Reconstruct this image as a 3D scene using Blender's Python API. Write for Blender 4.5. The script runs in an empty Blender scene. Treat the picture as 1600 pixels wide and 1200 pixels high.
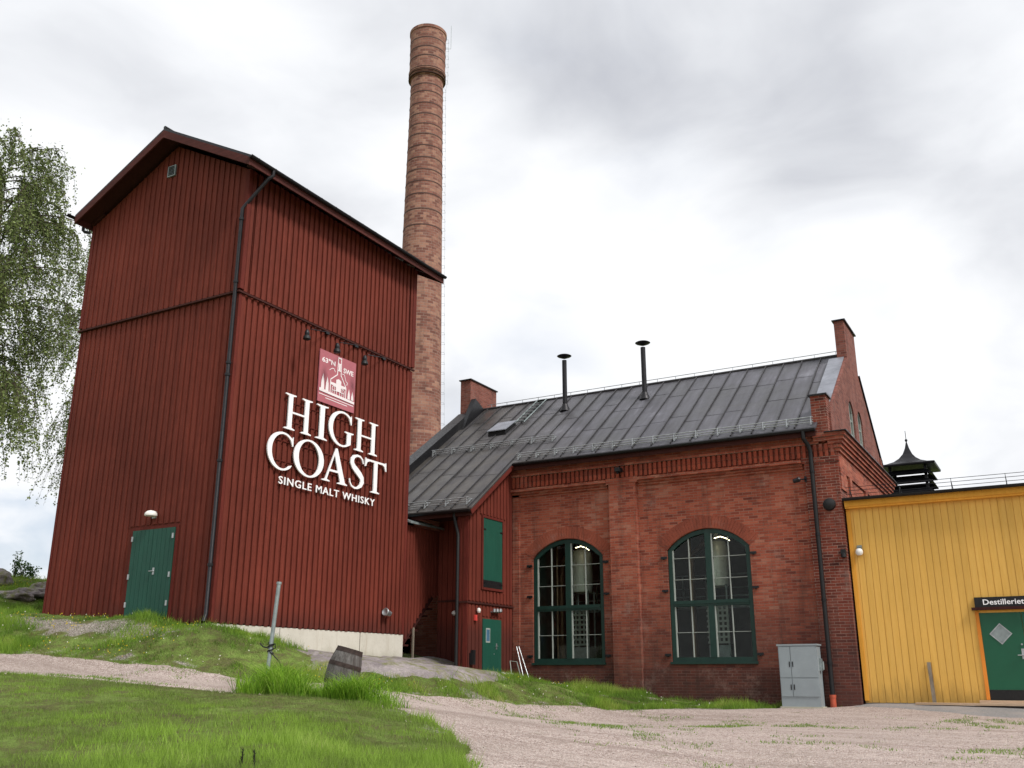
import bpy, bmesh, math, random
import numpy as np
from mathutils import Vector, Matrix
from mathutils.geometry import tessellate_polygon
random.seed(7); RNG = np.random.default_rng(11)
S = bpy.context.scene
COL = S.collection
R = math.radians

# ------------------------------------------------------------------ camera
PITCH = math.atan(456/1500); YAW = R(29.5)
cam = bpy.data.cameras.new('camera'); co = bpy.data.objects.new('camera', cam); COL.objects.link(co)
co.location = (0, 0, 0); co.rotation_euler = (math.pi/2 + PITCH, 0, YAW)
cam.sensor_width = 36; cam.lens = 36*1500/1600; cam.clip_start = .1; cam.clip_end = 3000
S.camera = co
S.render.resolution_x = 1024; S.render.resolution_y = 768
S.view_settings.view_transform = 'Standard'; S.view_settings.look = 'None'
S.view_settings.exposure = 0.30; S.view_settings.gamma = 1

# direction helper: pixel of the 1600x1200 photograph at a ground distance -> place in the world
_F = np.array([-math.sin(YAW)*math.cos(PITCH), math.cos(YAW)*math.cos(PITCH), math.sin(PITCH)])
_R = np.array([math.cos(YAW), math.sin(YAW), 0.]); _U = np.cross(_R, _F)
def ray(px, py): return _F*1500 + _R*(px-800) + _U*(600-py)
def at(px, py, D):
    d = ray(px, py); return d*D/(-d[0]*math.sin(YAW)+d[1]*math.cos(YAW))

# ------------------------------------------------------------------ node helper
class NT:
    def __init__(s, tree): s.t = tree; s.n = tree.nodes; s.l = tree.links
    def node(s, typ, **kw):
        n = s.n.new(typ)
        for k, v in kw.items():
            if k.startswith('i_'): n.inputs[k[2:].replace('_', ' ')].default_value = v
            else: setattr(n, k, v)
        return n
    def set(s, sock, v):
        if v is None: return
        if hasattr(v, 'is_output'): s.l.new(v, sock)
        else: sock.default_value = v
    def math(s, op, a, b=None, c=None, clamp=False):
        n = s.n.new('ShaderNodeMath'); n.operation = op; n.use_clamp = clamp
        s.set(n.inputs[0], a); s.set(n.inputs[1], b)
        if c is not None: s.set(n.inputs[2], c)
        return n.outputs[0]
    def mix(s, f, a, b, mode='MIX'):
        n = s.n.new('ShaderNodeMix'); n.data_type = 'RGBA'; n.blend_type = mode
        s.set(n.inputs[0], f); s.set(n.inputs[6], a); s.set(n.inputs[7], b); return n.outputs[2]
    def noise(s, vec, scale=1, detail=4, rough=.55, out=0):
        n = s.n.new('ShaderNodeTexNoise'); s.set(n.inputs['Vector'], vec)
        n.inputs['Scale'].default_value = scale; n.inputs['Detail'].default_value = detail; n.inputs['Roughness'].default_value = rough
        return n.outputs[out]
    def ramp(s, f, stops, interp='LINEAR'):
        n = s.n.new('ShaderNodeValToRGB'); s.set(n.inputs[0], f); cr = n.color_ramp; cr.interpolation = interp
        while len(cr.elements) < len(stops): cr.elements.new(.5)
        for e, (p, c) in zip(cr.elements, stops):
            e.position = p; e.color = (c if len(c) == 4 else (*c, 1)) if hasattr(c, '__len__') else (c, c, c, 1)
        return n.outputs[0]
    def rng(s, f, a, b, c=0, d=1, smooth=False):
        n = s.n.new('ShaderNodeMapRange'); s.set(n.inputs[0], f)
        if smooth: n.interpolation_type = 'SMOOTHSTEP'
        for i, v in enumerate((a, b, c, d)): n.inputs[i+1].default_value = v
        return n.outputs[0]
    def vmul(s, v, k):
        n = s.n.new('ShaderNodeVectorMath'); n.operation = 'MULTIPLY'; s.set(n.inputs[0], v); n.inputs[1].default_value = k; return n.outputs[0]
    def sep(s, v): n = s.n.new('ShaderNodeSeparateXYZ'); s.set(n.inputs[0], v); return n.outputs
    def comb(s, x, y, z=0.):
        n = s.n.new('ShaderNodeCombineXYZ'); s.set(n.inputs[0], x); s.set(n.inputs[1], y); s.set(n.inputs[2], z); return n.outputs[0]
c4 = lambda c: (c[0], c[1], c[2], 1)

# ------------------------------------------------------------------ world: overcast cloud deck over a physical sky
W = bpy.data.worlds.new('World'); S.world = W; W.use_nodes = True
w = NT(W.node_tree); w.n.clear()
out = w.node('ShaderNodeOutputWorld'); bg = w.node('ShaderNodeBackground'); w.l.new(bg.outputs[0], out.inputs[0])
SUN_EL, SUN_AZ = R(48), R(106)      # azimuth of the sun measured clockwise from +Y
sky = w.node('ShaderNodeTexSky', sky_type='NISHITA', sun_disc=False)
sky.sun_elevation = SUN_EL; sky.sun_rotation = SUN_AZ; sky.air_density = 1; sky.dust_density = 2
tc = w.node('ShaderNodeTexCoord'); gen = tc.outputs['Generated']
sx, sy, sz = w.sep(gen)[0:3]
den = w.math('ADD', w.math('MAXIMUM', sz, 0.), .30)
pv = w.comb(w.math('DIVIDE', sx, den), w.math('DIVIDE', sy, den), w.math('MULTIPLY', sz, .6))
warp = w.noise(pv, 1.1, 3, .5, out=1)
vm = w.node('ShaderNodeVectorMath', operation='MULTIPLY_ADD'); w.l.new(warp, vm.inputs[0]); vm.inputs[1].default_value = (.7, .7, .7); w.l.new(pv, vm.inputs[2])
n1 = w.noise(vm.outputs[0], 1.25, 7, .52)
n2 = w.noise(vm.outputs[0], 4.0, 5, .5)
val = w.math('ADD', w.math('MULTIPLY', n1, .68), w.math('MULTIPLY', n2, .32))
dens = w.math('ADD', w.math('MULTIPLY', w.math('SUBTRACT', val, .5), 3.6), .21)
def blob(px, py, rad, amp):
    global dens
    d = ray(px, py); d = d/np.linalg.norm(d)
    dp = w.node('ShaderNodeVectorMath', operation='DOT_PRODUCT'); w.l.new(gen, dp.inputs[0]); dp.inputs[1].default_value = tuple(d)
    m = w.rng(dp.outputs['Value'], math.cos(R(rad)), 1., 0., amp, smooth=True)
    dens = w.math('ADD', dens, m)
for b in [(1130, 170, 15, .20), (1450, 290, 13, .26), (150, 80, 15, .20), (820, 100, 10, .10), (740, 350, 11, -.6), (1350, 500, 8, -.6), (1000, 480, 13, -.5), (60, 420, 12, -.55), (400, 130, 7, -.15), (1560, 40, 8, -.3)]: blob(*b)
cc = w.ramp(dens, [(0, (.84, .85, .87)), (.28, (.74, .755, .785)), (.55, (.635, .65, .685)), (.8, (.54, .555, .595)), (1, (.47, .485, .53))])
cc10 = w.mix(1, cc, (10, 10, 10, 1), 'MULTIPLY')
gap = w.noise(vm.outputs[0], 2.3, 5, .5)
gapm = w.math('MULTIPLY', w.rng(gap, .56, .72, 0, .55, True), w.rng(sz, .02, .5, 1., .25))
gd = ray(830, 650); gd = gd/np.linalg.norm(gd)
dp = w.node('ShaderNodeVectorMath', operation='DOT_PRODUCT'); w.l.new(gen, dp.inputs[0]); dp.inputs[1].default_value = tuple(gd)
gapm = w.math('ADD', gapm, w.math('MULTIPLY', w.rng(dp.outputs['Value'], math.cos(R(7)), 1, 0, .45, True), w.rng(gap, .38, .6, 0, 1, True)))
gd = ray(20, 850); gd = gd/np.linalg.norm(gd)
dp = w.node('ShaderNodeVectorMath', operation='DOT_PRODUCT'); w.l.new(gen, dp.inputs[0]); dp.inputs[1].default_value = tuple(gd)
gapm = w.math('ADD', gapm, w.math('MULTIPLY', w.rng(dp.outputs['Value'], math.cos(R(7)), 1, 0, .9, True), w.rng(gap, .4, .6, 0, 1, True)), clamp=True)
blue = w.mix(.6, sky.outputs[0], (6.4, 6.9, 7.8, 1))
fin = w.mix(gapm, cc10, blue)
w.l.new(fin, bg.inputs[0]); bg.inputs[1].default_value = .1

sl = bpy.data.lights.new('sun', 'SUN'); sl.energy = 2.7; sl.angle = R(14); sl.color = (1, .965, .91)
so = bpy.data.objects.new('sun', sl); COL.objects.link(so)
sd = Vector((math.sin(SUN_AZ)*math.cos(SUN_EL), math.cos(SUN_AZ)*math.cos(SUN_EL), math.sin(SUN_EL)))
so.rotation_euler = (-sd).to_track_quat('-Z', 'Y').to_euler(); so.location = (10, -10, 40)

# ------------------------------------------------------------------ materials
def newmat(name):
    m = bpy.data.materials.new(name); m.use_nodes = True; t = NT(m.node_tree); t.n.clear()
    o = t.node('ShaderNodeOutputMaterial'); b = t.node('ShaderNodeBsdfPrincipled'); t.l.new(b.outputs[0], o.inputs[0])
    g = t.node('ShaderNodeNewGeometry'); return m, t, b, g.outputs['Position'], o
def bump(t, b, h, strength=.4, dist=.02):
    n = t.node('ShaderNodeBump'); n.inputs['Strength'].default_value = strength; n.inputs['Distance'].default_value = dist
    t.set(n.inputs['Height'], h); t.l.new(n.outputs[0], b.inputs['Normal'])
def plain(name, col, rough=.6, metal=0., var=.25, scale=6, spec=.4, bmp=.15):
    m, t, b, P, o = newmat(name)
    n = t.noise(P, scale, 5, .6); k = t.rng(n, .25, .75, 1-var, 1+var)
    t.set(b.inputs['Base Color'], t.mix(1, c4(col), t.comb(k, k, k), 'MULTIPLY'))
    t.set(b.inputs['Roughness'], t.rng(t.noise(P, scale*2.3, 3), .3, .7, max(.05, rough-.12), min(1, rough+.12)))
    b.inputs['Metallic'].default_value = metal; b.inputs['Specular IOR Level'].default_value = spec
    if bmp: bump(t, b, t.noise(P, scale*8, 3), bmp, .005)
    return m
def wood(name, col, fade, board=0., rough=.8, stain=.35, spec=.2, axis='z', splash=None, patchy=.15):
    m, t, b, P, o = newmat(name)
    k = {'z': (9, 9, .55), 'x': (.55, 9, 9)}[axis]
    g1 = t.noise(t.vmul(P, k), 1.6, 6, .65); g2 = t.noise(t.vmul(P, tuple(3.2*a for a in k)), 3, 4, .6)
    big = t.noise(P, .35, 4, .6)
    c = t.mix(t.rng(g1, .35, .7, 0, 1), c4(col), c4(fade))
    kk = t.rng(g2, .25, .75, 1-stain, 1+stain*.7); c = t.mix(1, c, t.comb(kk, kk, kk), 'MULTIPLY')
    kb = t.rng(big, .3, .7, 1-patchy*1.4, 1+patchy*1.4); c = t.mix(1, c, t.comb(kb, kb, kb), 'MULTIPLY')
    x, y, z = t.sep(P)[0:3]
    if board:   # every board took the paint a little differently
        bx = t.math('FLOOR', t.math('DIVIDE', t.math('ADD', x, y), board))
        wn = t.node('ShaderNodeTexWhiteNoise', noise_dimensions='1D'); t.l.new(bx, wn.inputs['W'])
        kw = t.rng(wn.outputs[0], 0, 1, .93, 1.07); c = t.mix(1, c, t.comb(kw, kw, kw), 'MULTIPLY')
    pale = t.noise(t.vmul(P, (4, 4, .7)), 1.3, 6, .8); c = t.mix(t.rng(pale, .60, .78, 0, patchy*2), c, c4([min(1, a*1.5+.03) for a in fade]))
    if splash is not None:   # rain-splash dirt along the foot of the wall
        sp_ = t.math('ADD', z, t.math('MULTIPLY', t.math('SUBTRACT', pale, .5), -1.6)); c = t.mix(t.rng(sp_, splash, splash+.75, .6, 0, True), c, c4([a*.35+.01 for a in col]))
    t.set(b.inputs['Base Color'], c); b.inputs['Roughness'].default_value = rough; b.inputs['Specular IOR Level'].default_value = spec
    bump(t, b, g2, .35, .008); return m
def brick(name, cols, mortar, round_=None, grime=(-.9, 1.8), soot=.0, clean_top=0., msize=.007, rowh=.075, bw=.26, patch=1.15, spread=.33):
    m, t, b, P, o = newmat(name)
    x, y, z = t.sep(P)[0:3]
    if round_:
        cx, cy, rr = round_
        u = t.math('MULTIPLY', t.math('ARCTAN2', t.math('SUBTRACT', y, cy), t.math('SUBTRACT', x, cx)), rr)
    else: u = t.math('ADD', x, y)
    wob = t.noise(P, 3.0, 2); u = t.math('ADD', u, t.math('MULTIPLY', wob, .03)); z2 = t.math('ADD', z, t.math('MULTIPLY', wob, .018))
    bt = t.node('ShaderNodeTexBrick'); t.l.new(t.comb(u, z2), bt.inputs['Vector'])
    bt.inputs['Color1'].default_value = (0, 0, 0, 1); bt.inputs['Color2'].default_value = (1, 1, 1, 1); bt.inputs['Mortar'].default_value = (.5, .5, .5, 1)
    bt.inputs['Scale'].default_value = 1; bt.inputs['Brick Width'].default_value = bw; bt.inputs['Row Height'].default_value = rowh
    bt.inputs['Mortar Size'].default_value = msize; bt.inputs['Mortar Smooth'].default_value = .4; bt.inputs['Bias'].default_value = 0
    pat = t.noise(P, .8, 5, .6)
    f = t.math('ADD', t.rng(bt.outputs['Color'], 0, 1, .5-spread, .5+spread), t.math('MULTIPLY', t.math('SUBTRACT', pat, .5), patch))
    n = len(cols); cb = t.ramp(f, [(i/(n-1), c) for i, c in enumerate(cols)])
    fine = t.rng(t.noise(P, 40, 4, .7), .25, .75, .78, 1.22); cb = t.mix(1, cb, t.comb(fine, fine, fine), 'MULTIPLY')
    mn = t.rng(t.noise(P, 1.4, 4, .6), .35, .65, .25, 1.)
    mc = t.mix(mn, c4([a*.45 for a in mortar]), c4(mortar))
    c = t.mix(bt.outputs['Fac'], cb, mc)
    # damp grime towards the plinth, with an uneven upper edge
    gz = t.math('ADD', z, t.math('MULTIPLY', t.math('SUBTRACT', t.noise(P, .9, 5, .65), .5), 3.2))
    g = t.rng(gz, grime[0], grime[1], .80, 0, True); c = t.mix(g, c, (.060, .030, .026, 1))
    st = t.rng(t.noise(t.vmul(P, (2.5, 2.5, .35)), 1.2, 5, .7), .50, .76, 0, .62+soot); c = t.mix(st, c, (.045, .028, .024, 1))
    ef = t.rng(t.noise(P, 1.3, 6, .8), .56, .74, 0, .42); c = t.mix(ef, c, (.36, .25, .21, 1))
    t.set(b.inputs['Base Color'], c); b.inputs['Roughness'].default_value = .9; b.inputs['Specular IOR Level'].default_value = .2
    h = t.math('SUBTRACT', t.math('MULTIPLY', t.noise(P, 30, 3), .4), bt.outputs['Fac'])
    bump(t, b, h, .6, .012); return m
M = {}
M['red'] = wood('red_boards', (.122, .023, .0145), (.163, .034, .021), .2, stain=.28, splash=1.0, patchy=.16)
M['red_trim'] = wood('red_trim_paint', (.105, .016, .011), (.14, .025, .017), 0)
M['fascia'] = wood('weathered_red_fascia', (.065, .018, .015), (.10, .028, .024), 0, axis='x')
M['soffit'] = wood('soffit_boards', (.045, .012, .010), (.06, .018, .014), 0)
M['yellow'] = wood('yellow_boards', (.70, .40, .085), (.77, .46, .115), .165, stain=.05, rough=.65, splash=-.75, patchy=.04)
M['yellow_trim'] = wood('yellow_trim_paint', (.72, .34, .045), (.8, .39, .06), 0, stain=.06)
M['ochre'] = wood('orange_jamb_paint', (.62, .20, .03), (.7, .26, .04), 0, stain=.1)
M['green'] = wood('green_door_paint', (.009, .068, .046), (.014, .088, .060), 0, stain=.12, rough=.55, spec=.3)
M['green_frame'] = plain('dark_green_frame_paint', (.004, .030, .022), .45, var=.2)
M['green_door'] = plain('green_metal_door_paint', (.006, .088, .042), .45, var=.08, scale=2)
M['brick'] = brick('orange_red_brick', [(.13, .034, .025), (.26, .062, .038), (.33, .082, .048), (.38, .108, .064), (.40, .17, .115)], (.36, .21, .155), grime=(-.9, 3.9))
M['brick_dark'] = brick('dark_pier_brick', [(.055, .018, .015), (.15, .034, .022), (.22, .052, .032), (.20, .06, .04)], (.38, .25, .20), soot=.1, grime=(-.9, 3.5))
M['brick_gable'] = brick('weathered_gable_brick', [(.10, .035, .029), (.19, .062, .046), (.24, .085, .064), (.19, .085, .072)], (.24, .16, .14), soot=.1)
M['brick_soldier'] = brick('frieze_brick', [(.16, .035, .02), (.34, .075, .042), (.42, .10, .055)], (.15, .07, .05), bw=4., rowh=.28)
M['arch_brick'] = brick('arch_brick', [(.15, .040, .028), (.30, .080, .048), (.34, .095, .058)], (.2, .1, .07), bw=4., rowh=.9, grime=(-9, -8))
M['chimney'] = brick('chimney_brick', [(.13, .056, .044), (.20, .084, .064), (.27, .120, .088), (.36, .19, .135), (.22, .105, .08)], (.34, .24, .20), round_=(-27.9, 39.35, 1.1), rowh=.15, bw=.34, patch=.8, msize=.012, spread=.36, soot=-.2, grime=(-20, -10))
M['dark_metal'] = plain('black_painted_metal', (.012, .012, .014), .4, .3, var=.3)
M['pipe_metal'] = plain('dark_grey_pipe_metal', (.018, .017, .020), .45, .4, var=.3)
M['galv'] = plain('galvanised_steel', (.42, .44, .45), .45, .75, var=.3)
M['flash'] = plain('zinc_flashing', (.24, .25, .285), .5, .3, var=.3, scale=2)
M['galv_dull'] = plain('dull_galvanised_steel', (.26, .30, .30), .55, .5, var=.3)
M['white'] = plain('white_lettering', (.88, .87, .88), .5, var=.04)
M['white_paint'] = plain('white_window_paint', (.34, .37, .34), .55, var=.12)
M['concrete'] = None
M['black'] = plain('matt_black', (.006, .006, .007), .6)
M['cabinet'] = plain('grey_cabinet_paint', (.27, .31, .33), .5, .1, var=.10, scale=2.5)
M['rubber_red'] = plain('red_pipe_plastic', (.42, .08, .04), .5)
M['emblem'] = plain('rose_red_sign_paint', (.40, .115, .14), .5, var=.06)
M['emblem_white'] = plain('pale_pink_sign_print', (.80, .72, .73), .5, var=.04)
M['lamp_glass'] = plain('opal_lamp_glass', (.78, .76, .72), .3, var=.04)
M['notice_blue'] = plain('blue_notice_print', (.06, .14, .22), .5)
M['red_light'] = plain('red_alarm_plastic', (.65, .07, .06), .3)
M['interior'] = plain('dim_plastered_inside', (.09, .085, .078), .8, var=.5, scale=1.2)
M['tank'] = plain('brushed_steel_tank', (.85, .85, .80), .35, .15, var=.25, scale=1.5)
M['copper'] = plain('dull_copper', (.22, .14, .09), .4, .6, var=.3)
M['planks'] = wood('raw_timber', (.42, .29, .19), (.55, .41, .29), 0, axis='x', stain=.2)
M['grey_wood'] = wood('weathered_grey_wood', (.17, .135, .10), (.28, .24, .19), 0, stain=.35)
M['barrel_wood'] = wood('weathered_barrel_staves', (.065, .056, .052), (.17, .16, .155), .075, stain=.5, rough=.85)
M['band'] = plain('dark_brown_iron_band', (.085, .042, .034), .8, var=.3)
M['rust'] = plain('rusty_hoop_iron', (.045, .030, .026), .8, .3, var=.5, scale=14)
M['bark'] = plain('birch_bark', (.40, .37, .33), .85, var=.6, scale=5)
M['twig'] = plain('dark_twig_bark', (.06, .04, .03), .85)
M['stalk'] = plain('dead_dark_stalk', (.012, .009, .008), .9)

def mk_concrete():
    m, t, b, P, o = newmat('cast_concrete')
    n = t.noise(P, 1.2, 6, .65); s = t.noise(t.vmul(P, (6, 6, .5)), 1, 5, .7); fine = t.noise(P, 25, 3)
    c = t.ramp(n, [(.25, (.50, .47, .40)), (.6, (.60, .57, .50)), (.8, (.46, .44, .39))])
    c = t.mix(t.rng(s, .56, .75, 0, .45), c, (.30, .22, .13, 1))
    c = t.mix(t.rng(fine, .62, .75, 0, .5), c, (.22, .21, .19, 1))
    z = t.sep(P)[2]; c = t.mix(t.rng(t.math('ADD', z, t.math('MULTIPLY', n, .4)), .95, .55, 0, .6, True), c, (.30, .29, .21, 1))
    t.set(b.inputs['Base Color'], c); b.inputs['Roughness'].default_value = .9; bump(t, b, fine, .3, .01); return m
M['concrete'] = mk_concrete()

def mk_roof():
    m, t, b, P, o = newmat('old_standing_seam_sheet')
    x, y, z = t.sep(P)[0:3]
    pan = t.math('FLOOR', t.math('DIVIDE', x, .6)); row = t.math('FLOOR', t.math('DIVIDE', t.math('ADD', z, t.math('MULTIPLY', pan, .61)), 1.15))
    wn = t.node('ShaderNodeTexWhiteNoise', noise_dimensions='2D'); t.l.new(t.comb(pan, row), wn.inputs['Vector'])
    st = t.noise(t.vmul(P, (5, .7, .7)), 1.0, 6, .65); cl = t.noise(P, .55, 6, .7)
    c = t.ramp(t.math('ADD', t.math('MULTIPLY', cl, .7), t.math('MULTIPLY', st, .35)), [(.32, (.026, .023, .024)), (.47, (.058, .056, .063)), (.60, (.105, .103, .120)), (.76, (.23, .23, .26))])  # wide mottling also paints the wet sheen into the sheet colour
    k = t.rng(wn.outputs[0], 0, 1, .90, 1.1); c = t.mix(1, c, t.comb(k, k, k), 'MULTIPLY')
    lowx = t.rng(t.math('ADD', x, t.math('MULTIPLY', z, .9)), -11.5, -4.5, .65, 0, True)   # older brown, lichen-stained sheets on the annex side
    br = t.mix(t.rng(t.noise(P, 1.3, 5, .7), .4, .65, 0, 1), (.040, .034, .028, 1), (.10, .088, .068, 1))
    c = t.mix(lowx, c, br)
    sk = t.rng(t.noise(t.vmul(P, (.4, 9, 9)), .9, 5, .75), .6, .72, 0, .6); c = t.mix(sk, c, (.045, .038, .032, 1))
    t.set(b.inputs['Base Color'], c); b.inputs['Metallic'].default_value = .2
    t.set(b.inputs['Roughness'], t.rng(cl, .35, .65, .28, .6)); bump(t, b, t.noise(P, 2.2, 4), .35, .03); return m
M['roof'] = mk_roof(); M['seam'] = plain('folded_seam_metal', (.045, .043, .046), .5, .2, var=.4)

def mk_glass():
    m = bpy.data.materials.new('window_glass'); m.use_nodes = True; t = NT(m.node_tree); t.n.clear()
    o = t.node('ShaderNodeOutputMaterial'); tr = t.node('ShaderNodeBsdfTransparent'); tr.inputs[0].default_value = (.86, .9, .87, 1)
    gl = t.node('ShaderNodeBsdfGlossy'); gl.inputs['Roughness'].default_value = .02; fr = t.node('ShaderNodeFresnel'); fr.inputs[0].default_value = 1.5
    g = t.node('ShaderNodeNewGeometry'); bp = t.node('ShaderNodeBump'); bp.inputs['Strength'].default_value = .12; bp.inputs['Distance'].default_value = .03
    t.l.new(t.noise(g.outputs['Position'], 2.3, 3), bp.inputs['Height']); t.l.new(bp.outputs[0], gl.inputs['Normal'])
    mx = t.node('ShaderNodeMixShader'); t.l.new(t.math('MULTIPLY', fr.outputs[0], .32), mx.inputs[0]); t.l.new(tr.outputs[0], mx.inputs[1]); t.l.new(gl.outputs[0], mx.inputs[2]); t.l.new(mx.outputs[0], o.inputs[0]); return m
M['glass'] = mk_glass()
def mk_lit():
    m = bpy.data.materials.new('lit_tube_lamp'); m.use_nodes = True; t = NT(m.node_tree); t.n.clear()
    o = t.node('ShaderNodeOutputMaterial'); e = t.node('ShaderNodeEmission'); e.inputs[0].default_value = (1, .82, .55, 1); e.inputs[1].default_value = 9; t.l.new(e.outputs[0], o.inputs[0]); return m
M['lit'] = mk_lit()

def mk_ground():
    m, t, b, P, o = newmat('turf_and_soil')
    big = t.noise(P, .45, 5, .6); mid = t.noise(P, 2.6, 6, .7); fine = t.noise(P, 28, 4, .7)
    c = t.ramp(mid, [(.30, (.10, .08, .05)), (.44, (.115, .125, .042)), (.58, (.14, .205, .045)), (.72, (.22, .26, .08))])
    a = t.node('ShaderNodeAttribute', attribute_name='bare'); 
    scree = t.ramp(fine, [(.3, (.10, .085, .07)), (.5, (.24, .21, .18)), (.68, (.40, .37, .33))])
    bm = t.rng(t.math('ADD', a.outputs['Fac'], t.math('MULTIPLY', t.math('SUBTRACT', mid, .5), 1.6)), .4, .62, 0, 1, True)
    c = t.mix(bm, c, scree)
    k = t.rng(fine, .25, .75, .62, 1.38); c = t.mix(1, c, t.comb(k, k, k), 'MULTIPLY')
    kb = t.rng(big, .3, .7, .75, 1.2); c = t.mix(1, c, t.comb(kb, kb, kb), 'MULTIPLY')
    t.set(b.inputs['Base Color'], c); b.inputs['Roughness'].default_value = 1; b.inputs['Specular IOR Level'].default_value = .1
    bump(t, b, fine, .9, .05); return m
M['ground'] = mk_ground()
def mk_gravel():
    m, t, b, P, o = newmat('pinkish_crushed_gravel')
    v = t.node('ShaderNodeTexVoronoi'); t.l.new(P, v.inputs['Vector']); v.inputs['Scale'].default_value = 34
    v2 = t.node('ShaderNodeTexVoronoi'); t.l.new(P, v2.inputs['Vector']); v2.inputs['Scale'].default_value = 95
    r1 = t.sep(v.outputs['Color'])[0]; r2 = t.sep(v2.outputs['Color'])[1]
    c = t.ramp(t.math('ADD', t.math('MULTIPLY', r1, .45), t.math('MULTIPLY', r2, .55)), [(.12, (.17, .13, .115)), (.4, (.38, .295, .26)), (.6, (.49, .395, .355)), (.85, (.70, .62, .58))])
    big = t.noise(P, .5, 5, .6); mid = t.noise(P, 2.2, 5, .7)
    mp = t.node('ShaderNodeMapping'); mp.inputs['Rotation'].default_value = (0, 0, -YAW-.12); mp.inputs['Scale'].default_value = (.13, 1.5, 1); t.l.new(P, mp.inputs['Vector'])
    trk = t.noise(mp.outputs[0], 1.1, 5, .6)      # wheel-packed bands along the road
    c = t.mix(t.rng(trk, .50, .66, 0, .55, True), c, (.55, .46, .42, 1)); c = t.mix(t.rng(trk, .46, .30, 0, .6, True), c, (.25, .19, .165, 1))
    c = t.mix(t.rng(big, .42, .68, 0, .45), c, (.33, .27, .235, 1))
    c = t.mix(t.rng(mid, .58, .78, 0, .6), c, (.20, .165, .13, 1))
    c = t.mix(t.rng(t.noise(P, 1.1, 6, .75), .62, .74, 0, .5), c, (.13, .14, .06, 1))
    t.set(b.inputs['Base Color'], c); b.inputs['Roughness'].default_value = .95; b.inputs['Specular IOR Level'].default_value = .15
    bump(t, b, t.math('ADD', t.math('MULTIPLY', v.outputs['Distance'], -1.5), t.math('MULTIPLY', mid, .6)), .8, .03); return m
M['gravel'] = mk_gravel()
def mk_asphalt():
    m, t, b, P, o = newmat('worn_grey_asphalt')
    f = t.noise(P, 45, 4, .7); g = t.noise(P, 1.1, 6, .7)
    c = t.ramp(f, [(.3, (.10, .098, .10)), (.5, (.19, .185, .185)), (.72, (.34, .33, .33))])
    c = t.mix(t.rng(g, .45, .7, 0, .6), c, (.30, .26, .24, 1))
    t.set(b.inputs['Base Color'], c); b.inputs['Roughness'].default_value = .9; bump(t, b, f, .5, .01); return m
M['asphalt'] = mk_asphalt()
def mk_rock():
    m, t, b, P, o = newmat('grey_bedrock')
    n = t.noise(P, 1.3, 7, .7); f = t.noise(P, 22, 5, .7); l = t.noise(P, 3.1, 5, .7)
    c = t.ramp(n, [(.3, (.12, .10, .105)), (.5, (.22, .19, .19)), (.7, (.34, .30, .29))])
    c = t.mix(t.rng(l, .48, .62, 0, .9), c, (.13, .135, .035, 1))
    k = t.rng(f, .25, .75, .65, 1.35); c = t.mix(1, c, t.comb(k, k, k), 'MULTIPLY')
    t.set(b.inputs['Base Color'], c); b.inputs['Roughness'].default_value = .9; bump(t, b, t.math('ADD', n, t.math('MULTIPLY', f, .3)), .8, .06); return m
M['rock'] = mk_rock()
def mk_leaf(name, stops, trans=.42):
    m, t, b, P, o = newmat(name)
    a = t.node('ShaderNodeAttribute', attribute_name='tint')
    pn = t.noise(P, .9, 4, .6)
    f = t.math('ADD', t.math('MULTIPLY', a.outputs['Fac'], .6), t.math('MULTIPLY', pn, .4))
    c = t.ramp(f, stops); t.set(b.inputs['Base Color'], c); b.inputs['Roughness'].default_value = .6; b.inputs['Specular IOR Level'].default_value = .2
    tl = t.node('ShaderNodeBsdfTranslucent'); t.set(tl.inputs[0], c); mx = t.node('ShaderNodeMixShader'); mx.inputs[0].default_value = trans
    t.l.new(b.outputs[0], mx.inputs[1]); t.l.new(tl.outputs[0], mx.inputs[2]); t.l.new(mx.outputs[0], o.inputs[0]); return m
M['lawn'] = mk_leaf('mown_grass_blades', [(.10, (.27, .21, .12)), (.28, (.16, .185, .065)), (.45, (.165, .24, .05)), (.62, (.23, .35, .055)), (.8, (.30, .47, .065)), (.95, (.52, .54, .22))])
M['tall'] = mk_leaf('lush_grass_blades', [(.12, (.07, .15, .018)), (.4, (.17, .34, .025)), (.7, (.30, .50, .045)), (.92, (.52, .58, .18))])
M['bankgrass'] = mk_leaf('rough_grass_blades', [(.12, (.24, .17, .085)), (.30, (.10, .17, .03)), (.52, (.16, .29, .035)), (.75, (.27, .40, .05)), (.93, (.44, .40, .18))])
M['flower'] = plain('yellow_petals', (.80, .60, .03), .6, var=.2)
M['pale_flower'] = plain('pale_seed_heads', (.72, .68, .60), .7, var=.1)
M['birch_leaf'] = mk_leaf('birch_leaves', [(.2, (.075, .10, .035)), (.5, (.165, .215, .07)), (.8, (.31, .37, .14))], .35)
M['leaf'] = mk_leaf('shrub_leaves', [(.2, (.025, .06, .02)), (.6, (.06, .12, .03)), (.9, (.12, .18, .05))])

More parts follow.
